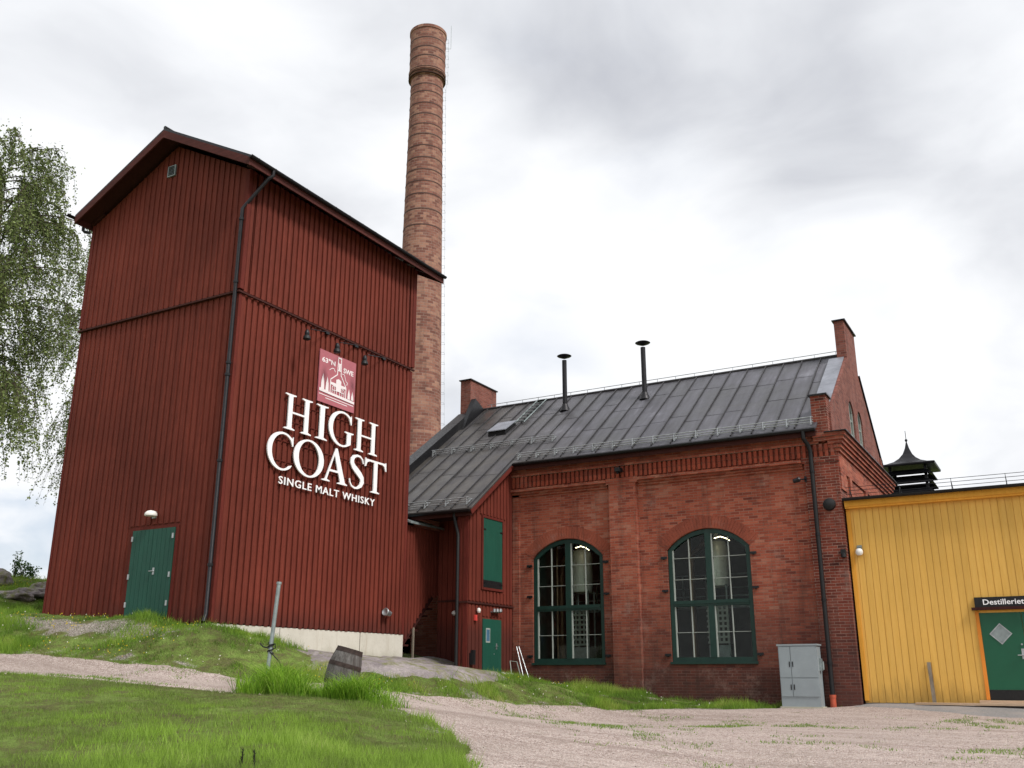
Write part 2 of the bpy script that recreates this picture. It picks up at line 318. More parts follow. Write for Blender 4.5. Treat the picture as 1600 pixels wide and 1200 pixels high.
# ------------------------------------------------------------------ mesh builder
class MB:
    def __init__(s): s.v = []; s.f = []; s.m = []; s.cur = 0; s.cuts = []
    def nxt(s): s.cuts.append((len(s.v), len(s.f)))     # what follows is another piece: an object of its own
    def add(s, vs, fs):
        o = len(s.v); s.v += [tuple(p) for p in vs]; s.f += [tuple(o+i for i in f) for f in fs]; s.m += [s.cur]*len(fs); return s
    def box(s, x0, x1, y0, y1, z0, z1):
        return s.add([(x, y, z) for z in (z0, z1) for y in (y0, y1) for x in (x0, x1)], [(0, 2, 3, 1), (4, 5, 7, 6), (0, 1, 5, 4), (2, 6, 7, 3), (0, 4, 6, 2), (1, 3, 7, 5)])
    def hexa(s, p): return s.add(p, [(0, 3, 2, 1), (4, 5, 6, 7), (0, 1, 5, 4), (1, 2, 6, 5), (2, 3, 7, 6), (3, 0, 4, 7)])
    def bar(s, a, b, w, h, up=(0, 0, 1)):
        a = Vector(a); b = Vector(b); d = (b-a).normalized(); up = Vector(up)
        if abs(d.dot(up)) > .98: up = Vector((1, 0, 0))
        r = d.cross(up).normalized()*w/2; u = r.cross(d).normalized()*h/2
        return s.hexa([a-r-u, a+r-u, a+r+u, a-r+u, b-r-u, b+r-u, b+r+u, b-r+u])
    def tube(s, pts, r, n=8, cap=True):
        pts = [Vector(p) for p in pts]; rs = r if hasattr(r, '__len__') else [r]*len(pts)
        vs = []; fs = []; prev = None
        for i, p in enumerate(pts):
            d = (pts[min(i+1, len(pts)-1)]-pts[max(i-1, 0)]).normalized()
            if prev is None: a = d.orthogonal().normalized()
            else: a = (prev - d*prev.dot(d)).normalized()
            prev = a; b2 = d.cross(a)
            for k in range(n): t = 2*math.pi*k/n; vs.append(p+(a*math.cos(t)+b2*math.sin(t))*rs[i])
        for i in range(len(pts)-1):
            for k in range(n): fs.append((i*n+k, i*n+(k+1) % n, (i+1)*n+(k+1) % n, (i+1)*n+k))
        if cap: fs.append(tuple(range(n))[::-1]); fs.append(tuple((len(pts)-1)*n+k for k in range(n)))
        return s.add(vs, fs)
    def lathe(s, prof, c=(0, 0, 0), n=32, mat=None):
        vs = []; fs = []
        for r, z in prof:
            for k in range(n):
                t = 2*math.pi*k/n; p = Vector((r*math.cos(t), r*math.sin(t), z))
                if mat is not None: p = mat @ p
                vs.append(p+Vector(c))
        for i in range(len(prof)-1):
            for k in range(n): fs.append((i*n+k, i*n+(k+1) % n, (i+1)*n+(k+1) % n, (i+1)*n+k))
        fs.append(tuple(range(n))[::-1]); fs.append(tuple((len(prof)-1)*n+k for k in range(n)))
        return s.add(vs, fs)
    def prism(s, loops, fn, w0, w1):
        """loops: first outer, rest holes, as (u,v); fn(u,v,w)->xyz"""
        flat = [p for l in loops for p in l]; N = len(flat)
        tri = tessellate_polygon([[Vector((p[0], p[1], 0)) for p in l] for l in loops])
        vs = [fn(p[0], p[1], w0) for p in flat]+[fn(p[0], p[1], w1) for p in flat]
        fs = []
        for a, b, c in tri:
            A, B, C = flat[a], flat[b], flat[c]
            if (B[0]-A[0])*(C[1]-A[1])-(B[1]-A[1])*(C[0]-A[0]) < 0: a, b = b, a
            fs.append((a, c, b)); fs.append((a+N, b+N, c+N))
        o = 0
        for l in loops:
            n = len(l); ar = sum(l[i][0]*l[(i+1) % n][1]-l[(i+1) % n][0]*l[i][1] for i in range(n))
            ccw = (ar > 0) == (l is loops[0])
            for i in range(n):
                a, b = o+i, o+(i+1) % n
                fs.append((a, b, b+N, a+N) if ccw else (b, a, a+N, b+N))
            o += n
        return s.add(vs, fs)
    def build(s, name, mats, parent=None, base=None, smooth=False, **tags):
        if base is None: base = tuple(parent['_b']) if parent is not None else (0, 0, 0)
        if s.cuts:
            st = [(0, 0)]+s.cuts; en = s.cuts+[(len(s.v), len(s.f))]; last = None
            for (v0, f0), (v1, f1) in zip(st, en):
                if f1 > f0:
                    q = MB(); q.v = s.v[v0:v1]; q.f = [tuple(i-v0 for i in f) for f in s.f[f0:f1]]; q.m = s.m[f0:f1]; last = q.build(name, mats, parent, base, smooth, **tags)
            return last
        me = bpy.data.meshes.new(name); B = base
        me.from_pydata([(p[0]-B[0], p[1]-B[1], p[2]-B[2]) for p in s.v], [], s.f)
        mats = mats if isinstance(mats, (list, tuple)) else [mats]
        for m in mats: me.materials.append(M[m])
        me.polygons.foreach_set('material_index', [min(i, len(mats)-1) for i in s.m])
        bm = bmesh.new(); bm.from_mesh(me); bmesh.ops.recalc_face_normals(bm, faces=bm.faces); bm.to_mesh(me); bm.free()
        if smooth:
            me.polygons.foreach_set('use_smooth', [True]*len(me.polygons)); me.set_sharp_from_angle(angle=R(40))
        o = bpy.data.objects.new(name, me); COL.objects.link(o)
        if parent is not None: o.parent = parent
        else: o.location = base
        o['_b'] = base
        for k, v in tags.items(): o[k] = v
        return o
def thing(name, base, label, cat, group=None):
    o = bpy.data.objects.new(name, None); COL.objects.link(o); o.location = base; o.empty_display_size = .3
    o['_b'] = base; o['label'] = label; o['category'] = cat
    if group: o['group'] = group
    return o
FX = lambda u, v, wv: (u, wv, v)          # wall facing -Y : u = x, v = z, w = y
FY = lambda u, v, wv: (wv, u, v)          # wall facing +X : u = y, v = z, w = x
def text_mesh(mb, body, size, fn, w0, w1, bold=0., target=None, space=1.):
    cu = bpy.data.curves.new('t', 'FONT'); cu.body = body; cu.size = size; cu.offset = bold; cu.space_character = space; cu.resolution_u = 3
    o = bpy.data.objects.new('t', cu); COL.objects.link(o); bpy.context.view_layer.update()
    me = bpy.data.meshes.new_from_object(o.evaluated_get(bpy.context.evaluated_depsgraph_get()))
    V = [v.co.copy() for v in me.vertices]; T = [tuple(p.vertices) for p in me.polygons]
    xs = [v.x for v in V]; ys = [v.y for v in V]; x0, x1, y0, y1 = min(xs), max(xs), min(ys), max(ys)
    if target:
        u0, u1, v0, v1 = target
        V = [(u0+(v.x-x0)/(x1-x0)*(u1-u0), v0+(v.y-y0)/(y1-y0)*(v1-v0)) for v in V]
    N = len(V); e = {}
    for f in T:
        for i in range(len(f)): e[(f[i], f[(i+1) % len(f)])] = e.get((f[i], f[(i+1) % len(f)]), 0)+1
    fs = [tuple(f[::-1]) for f in T]+[tuple(i+N for i in f) for f in T]
    for (a, b) in e:
        if (b, a) not in e: fs.append((a, b, b+N, a+N))
    mb.add([fn(p[0], p[1], w0) for p in V]+[fn(p[0], p[1], w1) for p in V], fs)
    bpy.data.objects.remove(o); bpy.data.curves.remove(cu); bpy.data.meshes.remove(me)

# ------------------------------------------------------------------ terrain
CP = [(0,1200,9.5),(400,1200,9.5),(740,1200,10.5),(1100,1200,12),(1600,1200,12),(0,1130,12.4),(400,1130,12.8),(0,1051,17.3),(380,1084,16.8),(200,1066,17.1),
      (0,1022,21),(200,1037,20.2),(380,1061,19.4),(560,1073,19),(640,1110,15.6),(730,1165,12.5),(525,1086,17.5),(640,1085,20),(750,1095,21.5),(850,1103,22.8),(930,1106,23.8),
      (1050,1108,24.4),(1230,1112,24.2),(1450,1120,22.5),(1600,1126,21.5),(0,955,27),(0,905,33),(60,906,33),(700,1062,22),(1100,1140,17.5),(1600,1150,17),(300,985,22.4),(860,1078,24.2)]
pts = [tuple(at(*p)) for p in CP]
pts += [(-22.66,15.83,1.50),(-20.5,15.83,1.36),(-18,15.83,1.24),(-16.85,15.83,1.10),(-16.7,16.6,.93),(-16.6,17.5,.62),(-16.6,18.4,.44),(-16.6,20.5,.38),(-16.6,23.1,.38),(-16.7,24.5,.40),
        (-15.9,25,.26),(-14.95,24.6,-.02),(-14.9,26.4,-.12),(-14.2,26.4,-.20),(-12.9,26.4,-.36),(-11.2,26.4,-.50),(-9,26.4,-.68),(-5.8,26.4,-.78),(-4.8,26.5,-.71),(-2,26.5,-.70),(4,26.5,-.8),(10,26.4,-.9),
        (-13.5,25.2,-.25),(-26,16,2.0),(-40,15,2.4),(-55,5,1.4),(-25,30,1.5),(-10,45,-.5),(20,45,-.8),(20,20,-1),(12,8,-1.6),(0,0,-1.6),(-8,-3,-1.5),(-30,0,-.4),(30,-10,-1.8),(-20,60,1.),(0,-20,-1.8),(-60,40,2.5)]
PA = np.array(pts); CC = 1.2
def kern(A, B): return np.sqrt(((A[:, None, :2]-B[None, :, :2])**2).sum(-1)+CC*CC)
_n = len(PA); A = np.zeros((_n+1, _n+1)); A[:_n, :_n] = kern(PA, PA)-np.eye(_n)*.02; A[:_n, _n] = 1; A[_n, :_n] = 1
WT = np.linalg.solve(A, np.append(PA[:, 2], 0))
def vnoise(x, y, seed=0):
    xi = np.floor(x).astype(np.int64); yi = np.floor(y).astype(np.int64); fx = x-xi; fy = y-yi; fx = fx*fx*(3-2*fx); fy = fy*fy*(3-2*fy)
    def h(a, b):
        n = (a*374761393+b*668265263+seed*1442695041) & 0x7fffffff; n = ((n ^ (n >> 13))*1274126177) & 0x7fffffff; return ((n ^ (n >> 16)) & 0xffff)/65535.
    return (h(xi, yi)*(1-fx)+h(xi+1, yi)*fx)*(1-fy)+(h(xi, yi+1)*(1-fx)+h(xi+1, yi+1)*fx)*fy-.5
def fbm(x, y, f, seed=0, o=4):
    s = 0; a = 1.
    for i in range(o): s = s+a*vnoise(x*f+17.3*i, y*f+5.1*i, seed+i); f *= 2.03; a *= .5
    return s
def sdist(x, y, poly):
    P = np.array(poly)[:, :2]; d = np.full(x.shape, 1e9); ins = np.zeros(x.shape, bool)
    for i in range(len(P)):
        a = P[i]; b = P[(i+1) % len(P)]; e = b-a; wx = x-a[0]; wy = y-a[1]
        t = np.clip((wx*e[0]+wy*e[1])/(e@e+1e-12), 0, 1); d = np.minimum(d, np.hypot(wx-t*e[0], wy-t*e[1]))
        c = (a[1] <= y) != (b[1] <= y)
        with np.errstate(divide='ignore', invalid='ignore'): xx = a[0]+(y-a[1])*e[0]/(e[1] if e[1] else 1e-12)
        ins ^= c & (x < xx)
    return np.where(ins, d, -d)
ROAD = [at(*p)[:2] for p in [(-300,1005,23),(-150,1012,22.3),(0,1022,21),(200,1037,20.2),(380,1061,19.4),(560,1073,19.0),(640,1085,20),(750,1095,21.5),(850,1103,22.8),(930,1106,23.8),(1050,1108,24.4),(1150,1110,24.6)]]
ROAD += [(-6.8,26.15),(-4.9,26.45),(-4.7,26.9),(14,26.9),(16,0),(6,-6),(-2.0,2)]
ROAD += [at(*p)[:2] for p in [(770,1230,9.0),(722,1192,11.2),(735,1165,12.5),(690,1140,13.8),(650,1115,15),(600,1094,16.4),(450,1085,16.8),(380,1084,16.8),(0,1051,17.3),(-300,1030,17.8)]]
ROAD = [tuple(float(a) for a in p) for p in ROAD]
def sroad(x, y): return sdist(x, y, ROAD)+.16*fbm(x, y, 1.6, 5)
def height(x, y, detail=True):
    sh = x.shape; x = x.ravel(); y = y.ravel(); z = np.empty(x.size)
    for i in range(0, x.size, 20000):
        q = np.stack([x[i:i+20000], y[i:i+20000]], 1); z[i:i+20000] = kern(q, PA)@WT[:_n]+WT[_n]
    r = np.hypot(x+8, y-16); k = np.clip((r-45)/80, 0, 1); k = k*k*(3-2*k); z = z*(1-k)+(-1.)*k
    if detail:
        s = np.clip(-sdist(x, y, ROAD)/.8, .12, 1); z = z+s*(.10*fbm(x, y, .55, 3)+.045*fbm(x, y, 2.7, 9, 3))*np.clip((60-r)/20, 0, 1)
    return z.reshape(sh)
hz = lambda x, y: float(height(np.array([float(x)]), np.array([float(y)]))[0])
BARE = [at(*p)[:2] for p in [(60,975,24),(190,985,22.6),(300,1000,21.5),(250,1015,21.3),(120,1010,22),(-40,1000,23.5),(-60,980,25)]]
def grid_obj(name, xs, ys, mat, zfn, keep=None, attr=None):
    X, Y = np.meshgrid(xs, ys); Z = zfn(X, Y); nx = len(xs); ny = len(ys)
    idx = np.arange(nx*ny).reshape(ny, nx)
    q = np.stack([idx[:-1, :-1], idx[:-1, 1:], idx[1:, 1:], idx[1:, :-1]], -1).reshape(-1, 4)
    if keep is not None: q = q[keep(X, Y).ravel()[q].any(1)]
    used = np.unique(q); rm = np.full(nx*ny, -1); rm[used] = np.arange(len(used)); q = rm[q]
    V = np.stack([X.ravel(), Y.ravel(), Z.ravel()], 1)[used]
    me = bpy.data.meshes.new(name); me.vertices.add(len(V)); me.vertices.foreach_set('co', V.astype('f').ravel())
    me.loops.add(q.size); me.loops.foreach_set('vertex_index', q.astype('i').ravel()); me.polygons.add(len(q))
    me.polygons.foreach_set('loop_start', np.arange(0, q.size, 4, dtype='i')); me.polygons.foreach_set('use_smooth', np.ones(len(q), bool))
    me.update(); me.validate(); me.materials.append(M[mat])
    if attr is not None:
        at_ = me.attributes.new('bare', 'FLOAT', 'POINT'); at_.data.foreach_set('value', attr(V[:, 0], V[:, 1]).astype('f'))
    o = bpy.data.objects.new(name, me); COL.objects.link(o); o['kind'] = 'structure'; return o
def axis(a, b, st, far):
    c = list(np.arange(a, b+st/2, st)); g = st; lo = a; L = []
    while lo > -far: g *= 1.35; lo -= g; L.append(lo)
    g = st; hi = b; H = []
    while hi < far: g *= 1.35; hi += g; H.append(hi)
    return np.array(L[::-1]+c+H)
def barefn(x, y): return .75*np.clip(1.6*fbm(x, y, .75, 88)+.9*fbm(x, y, 2.6, 89)-.05, 0, .7)*(side(x, y) < -.3)+ np.clip(sdist(x, y, BARE)/1.0+.45, 0, 1)+np.clip(1-np.abs(sdist(x, y, ROAD)+.15)/.35, 0, 1)*.45
side = lambda x, y: sdist(x, y, [tuple(at(*p)[:2]) for p in [(-400,1030,17.9),(0,1051,17.6),(380,1084,17.1),(450,1085,17.1),(600,1094,17.0),(650,1115,15.4),(700,1140,14.2),(780,1165,12.8),(780,1192,11.2),(800,1260,8),(-400,1400,6.5)]])
grid_obj('ground', axis(-34, 12, .16, 900), axis(2, 34, .16, 900), 'ground', height, attr=barefn)
grid_obj('gravel_road', np.arange(-40, 17, .12), np.arange(-6, 27.2, .12), 'gravel', lambda x, y: height(x, y)+np.clip(sroad(x, y)*.25, -.12, .014)+.004*fbm(x, y, 5, 2), keep=lambda x, y: sroad(x, y) > -.5)
APRON = [(-4.9, 26.7), (-4.9, 26.0), (-3.6, 25.3), (-1.5, 24.4), (2, 23.6), (12, 23.2), (12, 26.7)]
def sap(x, y): return sdist(x, y, APRON)+.25*fbm(x, y, 1.3, 8)
grid_obj('asphalt_apron', np.arange(-6, 12.5, .12), np.arange(22, 27, .12), 'asphalt', lambda x, y: height(x, y)+np.clip(sroad(x, y)*.25, -.12, .014)+np.clip(sap(x, y)*.2, -.1, .012), keep=lambda x, y: sap(x, y) > -.5)
ROCK = [(-16.9, 18.6), (-16.9, 24.9), (-15.0, 25.0), (-14.6, 24.9)]+[tuple(at(*p)[:2]) for p in [(788,1060,24.0),(765,1063,22.9),(700,1061,21.9),(640,1056,21.5),(580,1051,21.2),(520,1040,20.8),(490,1034,20.8)]]
def srock(x, y): return sdist(x, y, ROCK)+.3*fbm(x, y, 1.1, 21)
def rockz(x, y):
    s = srock(x, y); step = np.floor((x*.7-y*.3+fbm(x, y, .8, 4)*.8)*1.4)/1.4
    return height(x, y, False)+np.clip(s*.40, -.3, .11)+.06*fbm(x, y, 1.4, 31, 5)+.03*np.sin(step*9)
grid_obj('bedrock', np.arange(-17.3, -9.5, .07), np.arange(13.5, 26.2, .07), 'rock', rockz, keep=lambda x, y: srock(x, y) > -.4)

# ------------------------------------------------------------------ blades of grass as one mesh
def blades(name, x, y, h, wd, mat, lean=.35, seg=1, tint=None, zoff=-.01):
    n = len(x); z = height(x, y)+zoff
    a = RNG.random(n)*2*math.pi; ca, sa = np.cos(a), np.sin(a); b = RNG.random(n)*2*math.pi; ln = h*lean*RNG.random(n)**.7
    tx, ty = np.cos(b)*ln, np.sin(b)*ln; tint = RNG.random(n) if tint is None else tint
    if seg == 1:
        V = np.stack([np.stack([x-ca*wd, y-sa*wd, z], 1), np.stack([x+ca*wd, y+sa*wd, z], 1), np.stack([x+tx, y+ty, z+h], 1)], 1).reshape(-1, 3)
        L = np.arange(3*n); ls = np.arange(0, 3*n, 3); k = 3
    else:
        mx, my, mz = x+tx*.35, y+ty*.35, z+h*.6
        V = np.stack([np.stack([x-ca*wd, y-sa*wd, z], 1), np.stack([x+ca*wd, y+sa*wd, z], 1), np.stack([mx+ca*wd*.75, my+sa*wd*.75, mz], 1), np.stack([mx-ca*wd*.75, my-sa*wd*.75, mz], 1), np.stack([x+tx*1.25, y+ty*1.25, z+h*.93], 1)], 1).reshape(-1, 3)
        o = np.arange(n)[:, None]*5; L = np.concatenate([o+np.array([0, 1, 2, 3]), o+np.array([3, 2, 4])], 1).ravel(); ls = (np.arange(n)[:, None]*7+np.array([0, 4])).ravel(); k = 5
    me = bpy.data.meshes.new(name); me.vertices.add(len(V)); me.vertices.foreach_set('co', V.astype('f').ravel())
    me.loops.add(len(L)); me.loops.foreach_set('vertex_index', L.astype('i')); me.polygons.add(len(ls)); me.polygons.foreach_set('loop_start', ls.astype('i'))
    me.update(); me.validate(); me.materials.append(M[mat])
    t = me.attributes.new('tint', 'FLOAT', 'POINT'); t.data.foreach_set('value', np.repeat(tint, k).astype('f'))
    o = bpy.data.objects.new(name, me); COL.objects.link(o); o['kind'] = 'stuff'; return o
def scatter(n, x0, x1, y0, y1): return RNG.uniform(x0, x1, n), RNG.uniform(y0, y1, n)
def inview(x, y, m=130):
    zc = -x*math.sin(YAW)+y*math.cos(YAW); xr = x*math.cos(YAW)+y*math.sin(YAW)
    with np.errstate(divide='ignore', invalid='ignore'): px = 800+1568*xr/zc
    return (zc > 6) & (px > -m) & (px < 1600+m)
def stuff(o, label, cat): o['label'] = label; o['category'] = cat
LAWNEND = 16.9
fwd = lambda x, y: -x*math.sin(YAW)+y*math.cos(YAW)
# mown lawn
x, y = scatter(640000, -22, -1, 4, 20)
k = inview(x, y) & (sroad(x, y) < -.02) & (fwd(x, y) < 18.2) & (fwd(x, y) > 8.3)
k &= RNG.random(len(x)) < np.clip(.72+1.5*fbm(x, y, .9, 14)+.8*fbm(x, y, 3.1, 15), .12, 1)
# only the camera side of the road is lawn
side = lambda x, y: sdist(x, y, [tuple(at(*p)[:2]) for p in [(-400,1030,17.9),(0,1051,17.6),(380,1084,17.1),(450,1085,17.1),(600,1094,17.0),(650,1115,15.4),(700,1140,14.2),(780,1165,12.8),(780,1192,11.2),(800,1260,8),(-400,1400,6.5)]])
k &= side(x, y) > -.4
x, y = x[k], y[k]; gb = np.clip(1.25*fbm(x+.4*y, y*1.6, .38, 40)+.8*fbm(x, y, 1.5, 41)+.3*fbm(x, y, 5., 43), -.75, .9)
rd = fwd(x, y)
edge = np.clip(1-(side(x, y)-.1)/1.2, 0, 1)*((x*math.cos(YAW)+y*math.sin(YAW)) > -5)
lush = np.clip((x*math.cos(YAW)+y*math.sin(YAW)+5.2)/1.2, 0, 1)*np.clip((13.2-rd)/1.6, 0, 1)
h = RNG.uniform(.025, .065, len(x))*(1+.7*gb)*(1+1.6*edge+1.5*lush)
tint = np.clip(RNG.random(len(x))*.5+.16+.55*gb+.26*lush+.2*edge, 0, 1)
stuff(blades('lawn_grass', x, y, h, .0042+.0*h, 'lawn', .8, 1, tint), 'short mown green lawn in the foreground below the gravel road', 'grass')
# rough bank
x, y = scatter(760000, -36, -4.9, 12, 27)
sr = sroad(x, y); k = inview(x, y) & (sr < .12) & (side(x, y) < -.2) & (srock(x, y)+1.0*fbm(x, y, 1.5, 77) < .06)
dens = np.clip(.80+1.7*fbm(x, y, .9, 51)+.7*fbm(x, y, 3, 52)-1.0*np.clip(sdist(x, y, BARE)+.1, 0, 1), .04, 1)*np.where(sr > 0, .25, 1)
k &= RNG.random(len(x)) < dens
k &= ~((x > -22.7) & (x < -16.65) & (y > 15.8)); k &= ~((x < -16.7) & (y > 23)); k &= ~((x > -17) & (x < -14.9) & (y > 24.6)); k &= y < 26.42
x, y = x[k], y[k]; gb = fbm(x, y, .9, 60); near = (np.abs(x+13.6) < 1.6) & (y > 24.2)
h = RNG.uniform(.035, .12, len(x))*(1+2.2*np.clip(gb+.8*fbm(x, y, 2.8, 61), -.3, 1))*np.where(near, 1.2, 1)
tint = np.clip(RNG.random(len(x))*.5+.24+.9*gb+.5*fbm(x, y, 3.3, 66), 0, 1)
stuff(blades('bank_grass', x, y, h, .0065+0*h, 'bankgrass', .8, 1, tint), 'rough patchy grass on the bank between the road and the buildings', 'grass')
# tall clump round the post and barrel
C1 = at(440, 1085, 16.7); cx, cy = [], []
for (px, py, D, rad, n) in [(405,1078,17.1,.28,800),(432,1085,16.9,.30,1000),(470,1078,17.2,.30,500),(455,1092,16.6,.30,600),(492,1088,16.7,.25,500),(528,1096,16.4,.26,800),(556,1098,16.3,.22,600),(585,1098,16.2,.22,300),(388,1088,16.6,.2,200),(610,1108,15.9,.25,160)]:
    p = at(px, py, D); r = rad*np.sqrt(RNG.random(n)); a = RNG.random(n)*6.283; ca, sa = math.cos(YAW), math.sin(YAW)
    u = r*np.cos(a)*1.25; v = r*np.sin(a)*.8; cx.append(p[0]+u*ca-v*sa); cy.append(p[1]+u*sa+v*ca)
x = np.concatenate(cx); y = np.concatenate(cy)
bd = at(525,1085,17.5); k = np.hypot(x-bd[0], y-bd[1]) > .30; x, y = x[k], y[k]
h = RNG.uniform(.12, .52, len(x))*np.clip(.98+1.3*fbm(x, y, 2.4, 33), .5, 1.5)*np.where(np.hypot(x-bd[0], y-bd[1]) < .85, .62, 1)
stuff(blades('tall_grass', x, y, h, .0055+0*h, 'tall', 1.0, 2), 'lush tuft of long bright grass around the leaning post and the barrel', 'grass')
# sparse weeds on the gravel
x, y = scatter(420000, -16, 6, 8, 26); k = inview(x, y) & (sroad(x, y) > .02) & (sroad(x, y)+fwd(x, y)*0 < 9) & (fwd(x, y) < 25)
wm = 1.6*fbm(x, y, .55, 71)+.9*fbm(x, y, 2.6, 72)-.42-.0*x; wm = wm+np.clip(1-sroad(x, y)/.5, 0, 1)*.45+np.clip((y-25.7)*1.2, 0, .7)*(x < -4)
k &= RNG.random(len(x)) < np.clip(wm*1.6, 0, .7); x, y = x[k], y[k]
stuff(blades('gravel_weeds', x, y, RNG.uniform(.03, .07, len(x)), .010+0*x, 'bankgrass', 1.0, 1, np.clip(RNG.random(len(x))*.6+.2, 0, 1)), 'thin patches of weeds growing through the pinkish gravel', 'weeds')
# flowers
x, y = scatter(5200, -34, -12, 13, 25); k = inview(x, y) & (sroad(x, y) < -.15) & (side(x, y) < -.3) & (fbm(x, y, .7, 90) > -.05) & (srock(x, y) < .1); k &= ~((x > -22.75) & (x < -16.6) & (y > 15.75))
x, y = x[k], y[k]; z = height(x, y); fm = MB()
for a, b_, c_ in list(zip(x, y, z))[:1500]:
    r = random.uniform(.010, .022); t = c_+random.uniform(.05, .14); q = random.random()*6
    fm.add([(a+r*math.cos(q+i*2.1), b_+r*math.sin(q+i*2.1), t+random.uniform(-.008, .008)) for i in range(3)]+[(a, b_, t-.02)], [(0, 1, 2), (0, 3, 1), (1, 3, 2), (2, 3, 0)])
stuff(fm.build('wildflowers', 'flower', kind='stuff'), 'small yellow wildflowers scattered over the grassy bank', 'flowers')
pw = MB(); x, y = scatter(2600, -34, -8, 10, 26); k = inview(x, y) & (sroad(x, y) < -.1) & (side(x, y) < -.2) & (srock(x, y) < -.1); k &= ~((x > -22.75) & (x < -16.6) & (y > 15.75)) & (y < 26.2)
x, y = x[k][:420], y[k][:420]; z = height(x, y)
for a, b_, c_ in zip(x, y, z):
    rr_ = random.uniform(.008, .018); t = c_+random.uniform(.06, .13); q = random.random()*6
    pw.add([(a+rr_*math.cos(q+i*2.1), b_+rr_*math.sin(q+i*2.1), t) for i in range(3)]+[(a, b_, t+rr_), (a, b_, t-rr_)], [(0, 1, 3), (1, 2, 3), (2, 0, 3), (1, 0, 4), (2, 1, 4), (0, 2, 4)])
stuff(pw.build('seed_heads', 'pale_flower', kind='stuff'), 'pale clover and seed heads dotted through the grass', 'flowers')
# loose pebbles on the gravel and the bank
pm = MB(); x, y = scatter(9000, -22, 6, 8, 26); k = inview(x, y) & (sdist(x, y, ROAD) > -.5) & (fwd(x, y) < 24); x, y = x[k][:3200], y[k][:3200]; z = height(x, y)
for a, b_, c_ in zip(x, y, z):
    r = random.uniform(.006, .018)*(1.6 if random.random() < .04 else 1); q = random.random()*3
    pm.add([(a+r*math.cos(q), b_+r*math.sin(q), c_+.012), (a+r*math.cos(q+2), b_+r*math.sin(q+2), c_+.012), (a+r*math.cos(q+4.1), b_+r*math.sin(q+4.1), c_+.012), (a, b_, c_+.015+r*.8)], [(0, 1, 3), (1, 2, 3), (2, 0, 3)])
stuff(pm.build('loose_stones', 'gravel', kind='stuff'), 'loose pale pebbles lying on the pinkish gravel road', 'stones')
exec_order = 'setting done'

# ------------------------------------------------------------------ red wooden tower
TX0, TX1, TY0, TY1 = -22.53, -16.69, 15.83, 23.10
TB = (-19.68, 19.4, 1.2)
tw = thing('wooden_tower', TB, 'tall dark red board-clad tower with pitched roof on a pale concrete base', 'tower')
TC = -19.45; RZ, EZ, RSL = 14.2, 12.42, .53     # ridge, eave edge
wz = lambda x: RZ-.30-RSL*abs(x-TC)                # wall top under the roof at x
def gable_wall(mb, y, th):
    mb.prism([[(TX0, 9.12), (TX1, 9.12), (TX1, wz(TX1)), (TC, wz(TC)), (TX0, wz(TX0))]], FX, y, y+th)
b = MB(); b.box(TX0, TX1, TY0, TY1, 1.16, 9.1); 
DX0, DX1, DZ0, DZ1 = -19.50, -18.03, 1.30, 3.36
i = 0; xx = TX0+.06
while xx < TX1-.08:
    x1 = xx+.125+random.uniform(-.006, .006)
    if x1 > DX0-.06 and xx < DX1+.06: b.box(xx, x1, TY0-.024, TY0, DZ1+.12, 9.02)
    else: b.box(xx, x1, TY0-.024, TY0, 1.14-random.random()*.015, 9.02)
    b.box(xx, x1, TY1, TY1+.024, 1.14, 9.02); xx += .2
yy = TY0+.07
while yy < TY1-.08:
    y1 = yy+.112+random.uniform(-.006, .006)
    b.box(TX1, TX1+.045, yy, y1, 1.13-random.random()*.015, 9.02); b.box(TX0-.024, TX0, yy, y1, 1.14, 9.02); yy += .2
b.build('lower_wall', 'red', tw)
b = MB(); o_ = .045
gable_wall(b, TY0-o_, .3); gable_wall(b, TY1-.3+o_, .3); b.box(TX0-o_, TX0+.2, TY0+.26, TY1-.26, 9.12, wz(TX0)); b.box(TX1-.2, TX1+o_, TY0+.26, TY1-.26, 9.12, wz(TX1))
xx = TX0+.06
while xx < TX1-.08:
    x1 = xx+.125+random.uniform(-.006, .006); zt = min(wz(xx), wz(x1))-.01; b.box(xx, x1, TY0-o_-.024, TY0-o_, 9.10-random.random()*.012, zt); b.box(xx, x1, TY1+o_, TY1+o_+.024, 9.12, zt); xx += .2
yy = TY0+.07
while yy < TY1-.08:
    y1 = yy+.112+random.uniform(-.006, .006); b.box(TX1+o_, TX1+o_+.045, yy, y1, 9.10-random.random()*.012, wz(TX1)-.02); b.box(TX0-o_-.024, TX0-o_, yy, y1, 9.12, wz(TX0)-.02); yy += .2
b.build('upper_wall', 'red', tw)
b = MB()
e1 = .10
b.box(TX0-e1, TX1+e1, TY0-e1, TY0-.0245, 9.03, 9.075); b.box(TX1+.0455, TX1+e1, TY0-.0245, TY1+e1, 9.03, 9.075); b.box(TX0-e1, TX0-.0245, TY0-.0245, TY1+e1, 9.03, 9.075)
b.build('drip_ledge', 'soffit', tw)
b = MB()
for (X_, s) in ((TX1, 1), (TX0, -1)):
    b.nxt(); b.box(X_-.03*s if s > 0 else X_-.034, X_+.055 if s > 0 else X_+.03, TY0-.034, TY0+.055, 1.15, 9.0)
b.nxt(); b.box(TX1-.02, TX1+.055, TY1-.08, TY1+.034, 1.15, 9.0); b.nxt(); b.box(TX1-.02, TX1+.10, TY1-.08, TY1+.085, 9.13, wz(TX1)-.03); b.nxt(); b.box(TX1-.04, TX1+.099, TY0-.08, TY0+.05, 9.13, wz(TX1)-.03); b.nxt(); b.box(TX0-.08, TX0+.04, TY0-.08, TY0+.05, 9.13, wz(TX0)-.03)
b.build('corner_board', 'red_trim', tw)
b = MB(); b.box(TX0+.02, TX1+.03, TY0+.03, TY1+.02, -.4, 1.12)
b.cur = 0
b.build('foundation', 'concrete', tw)
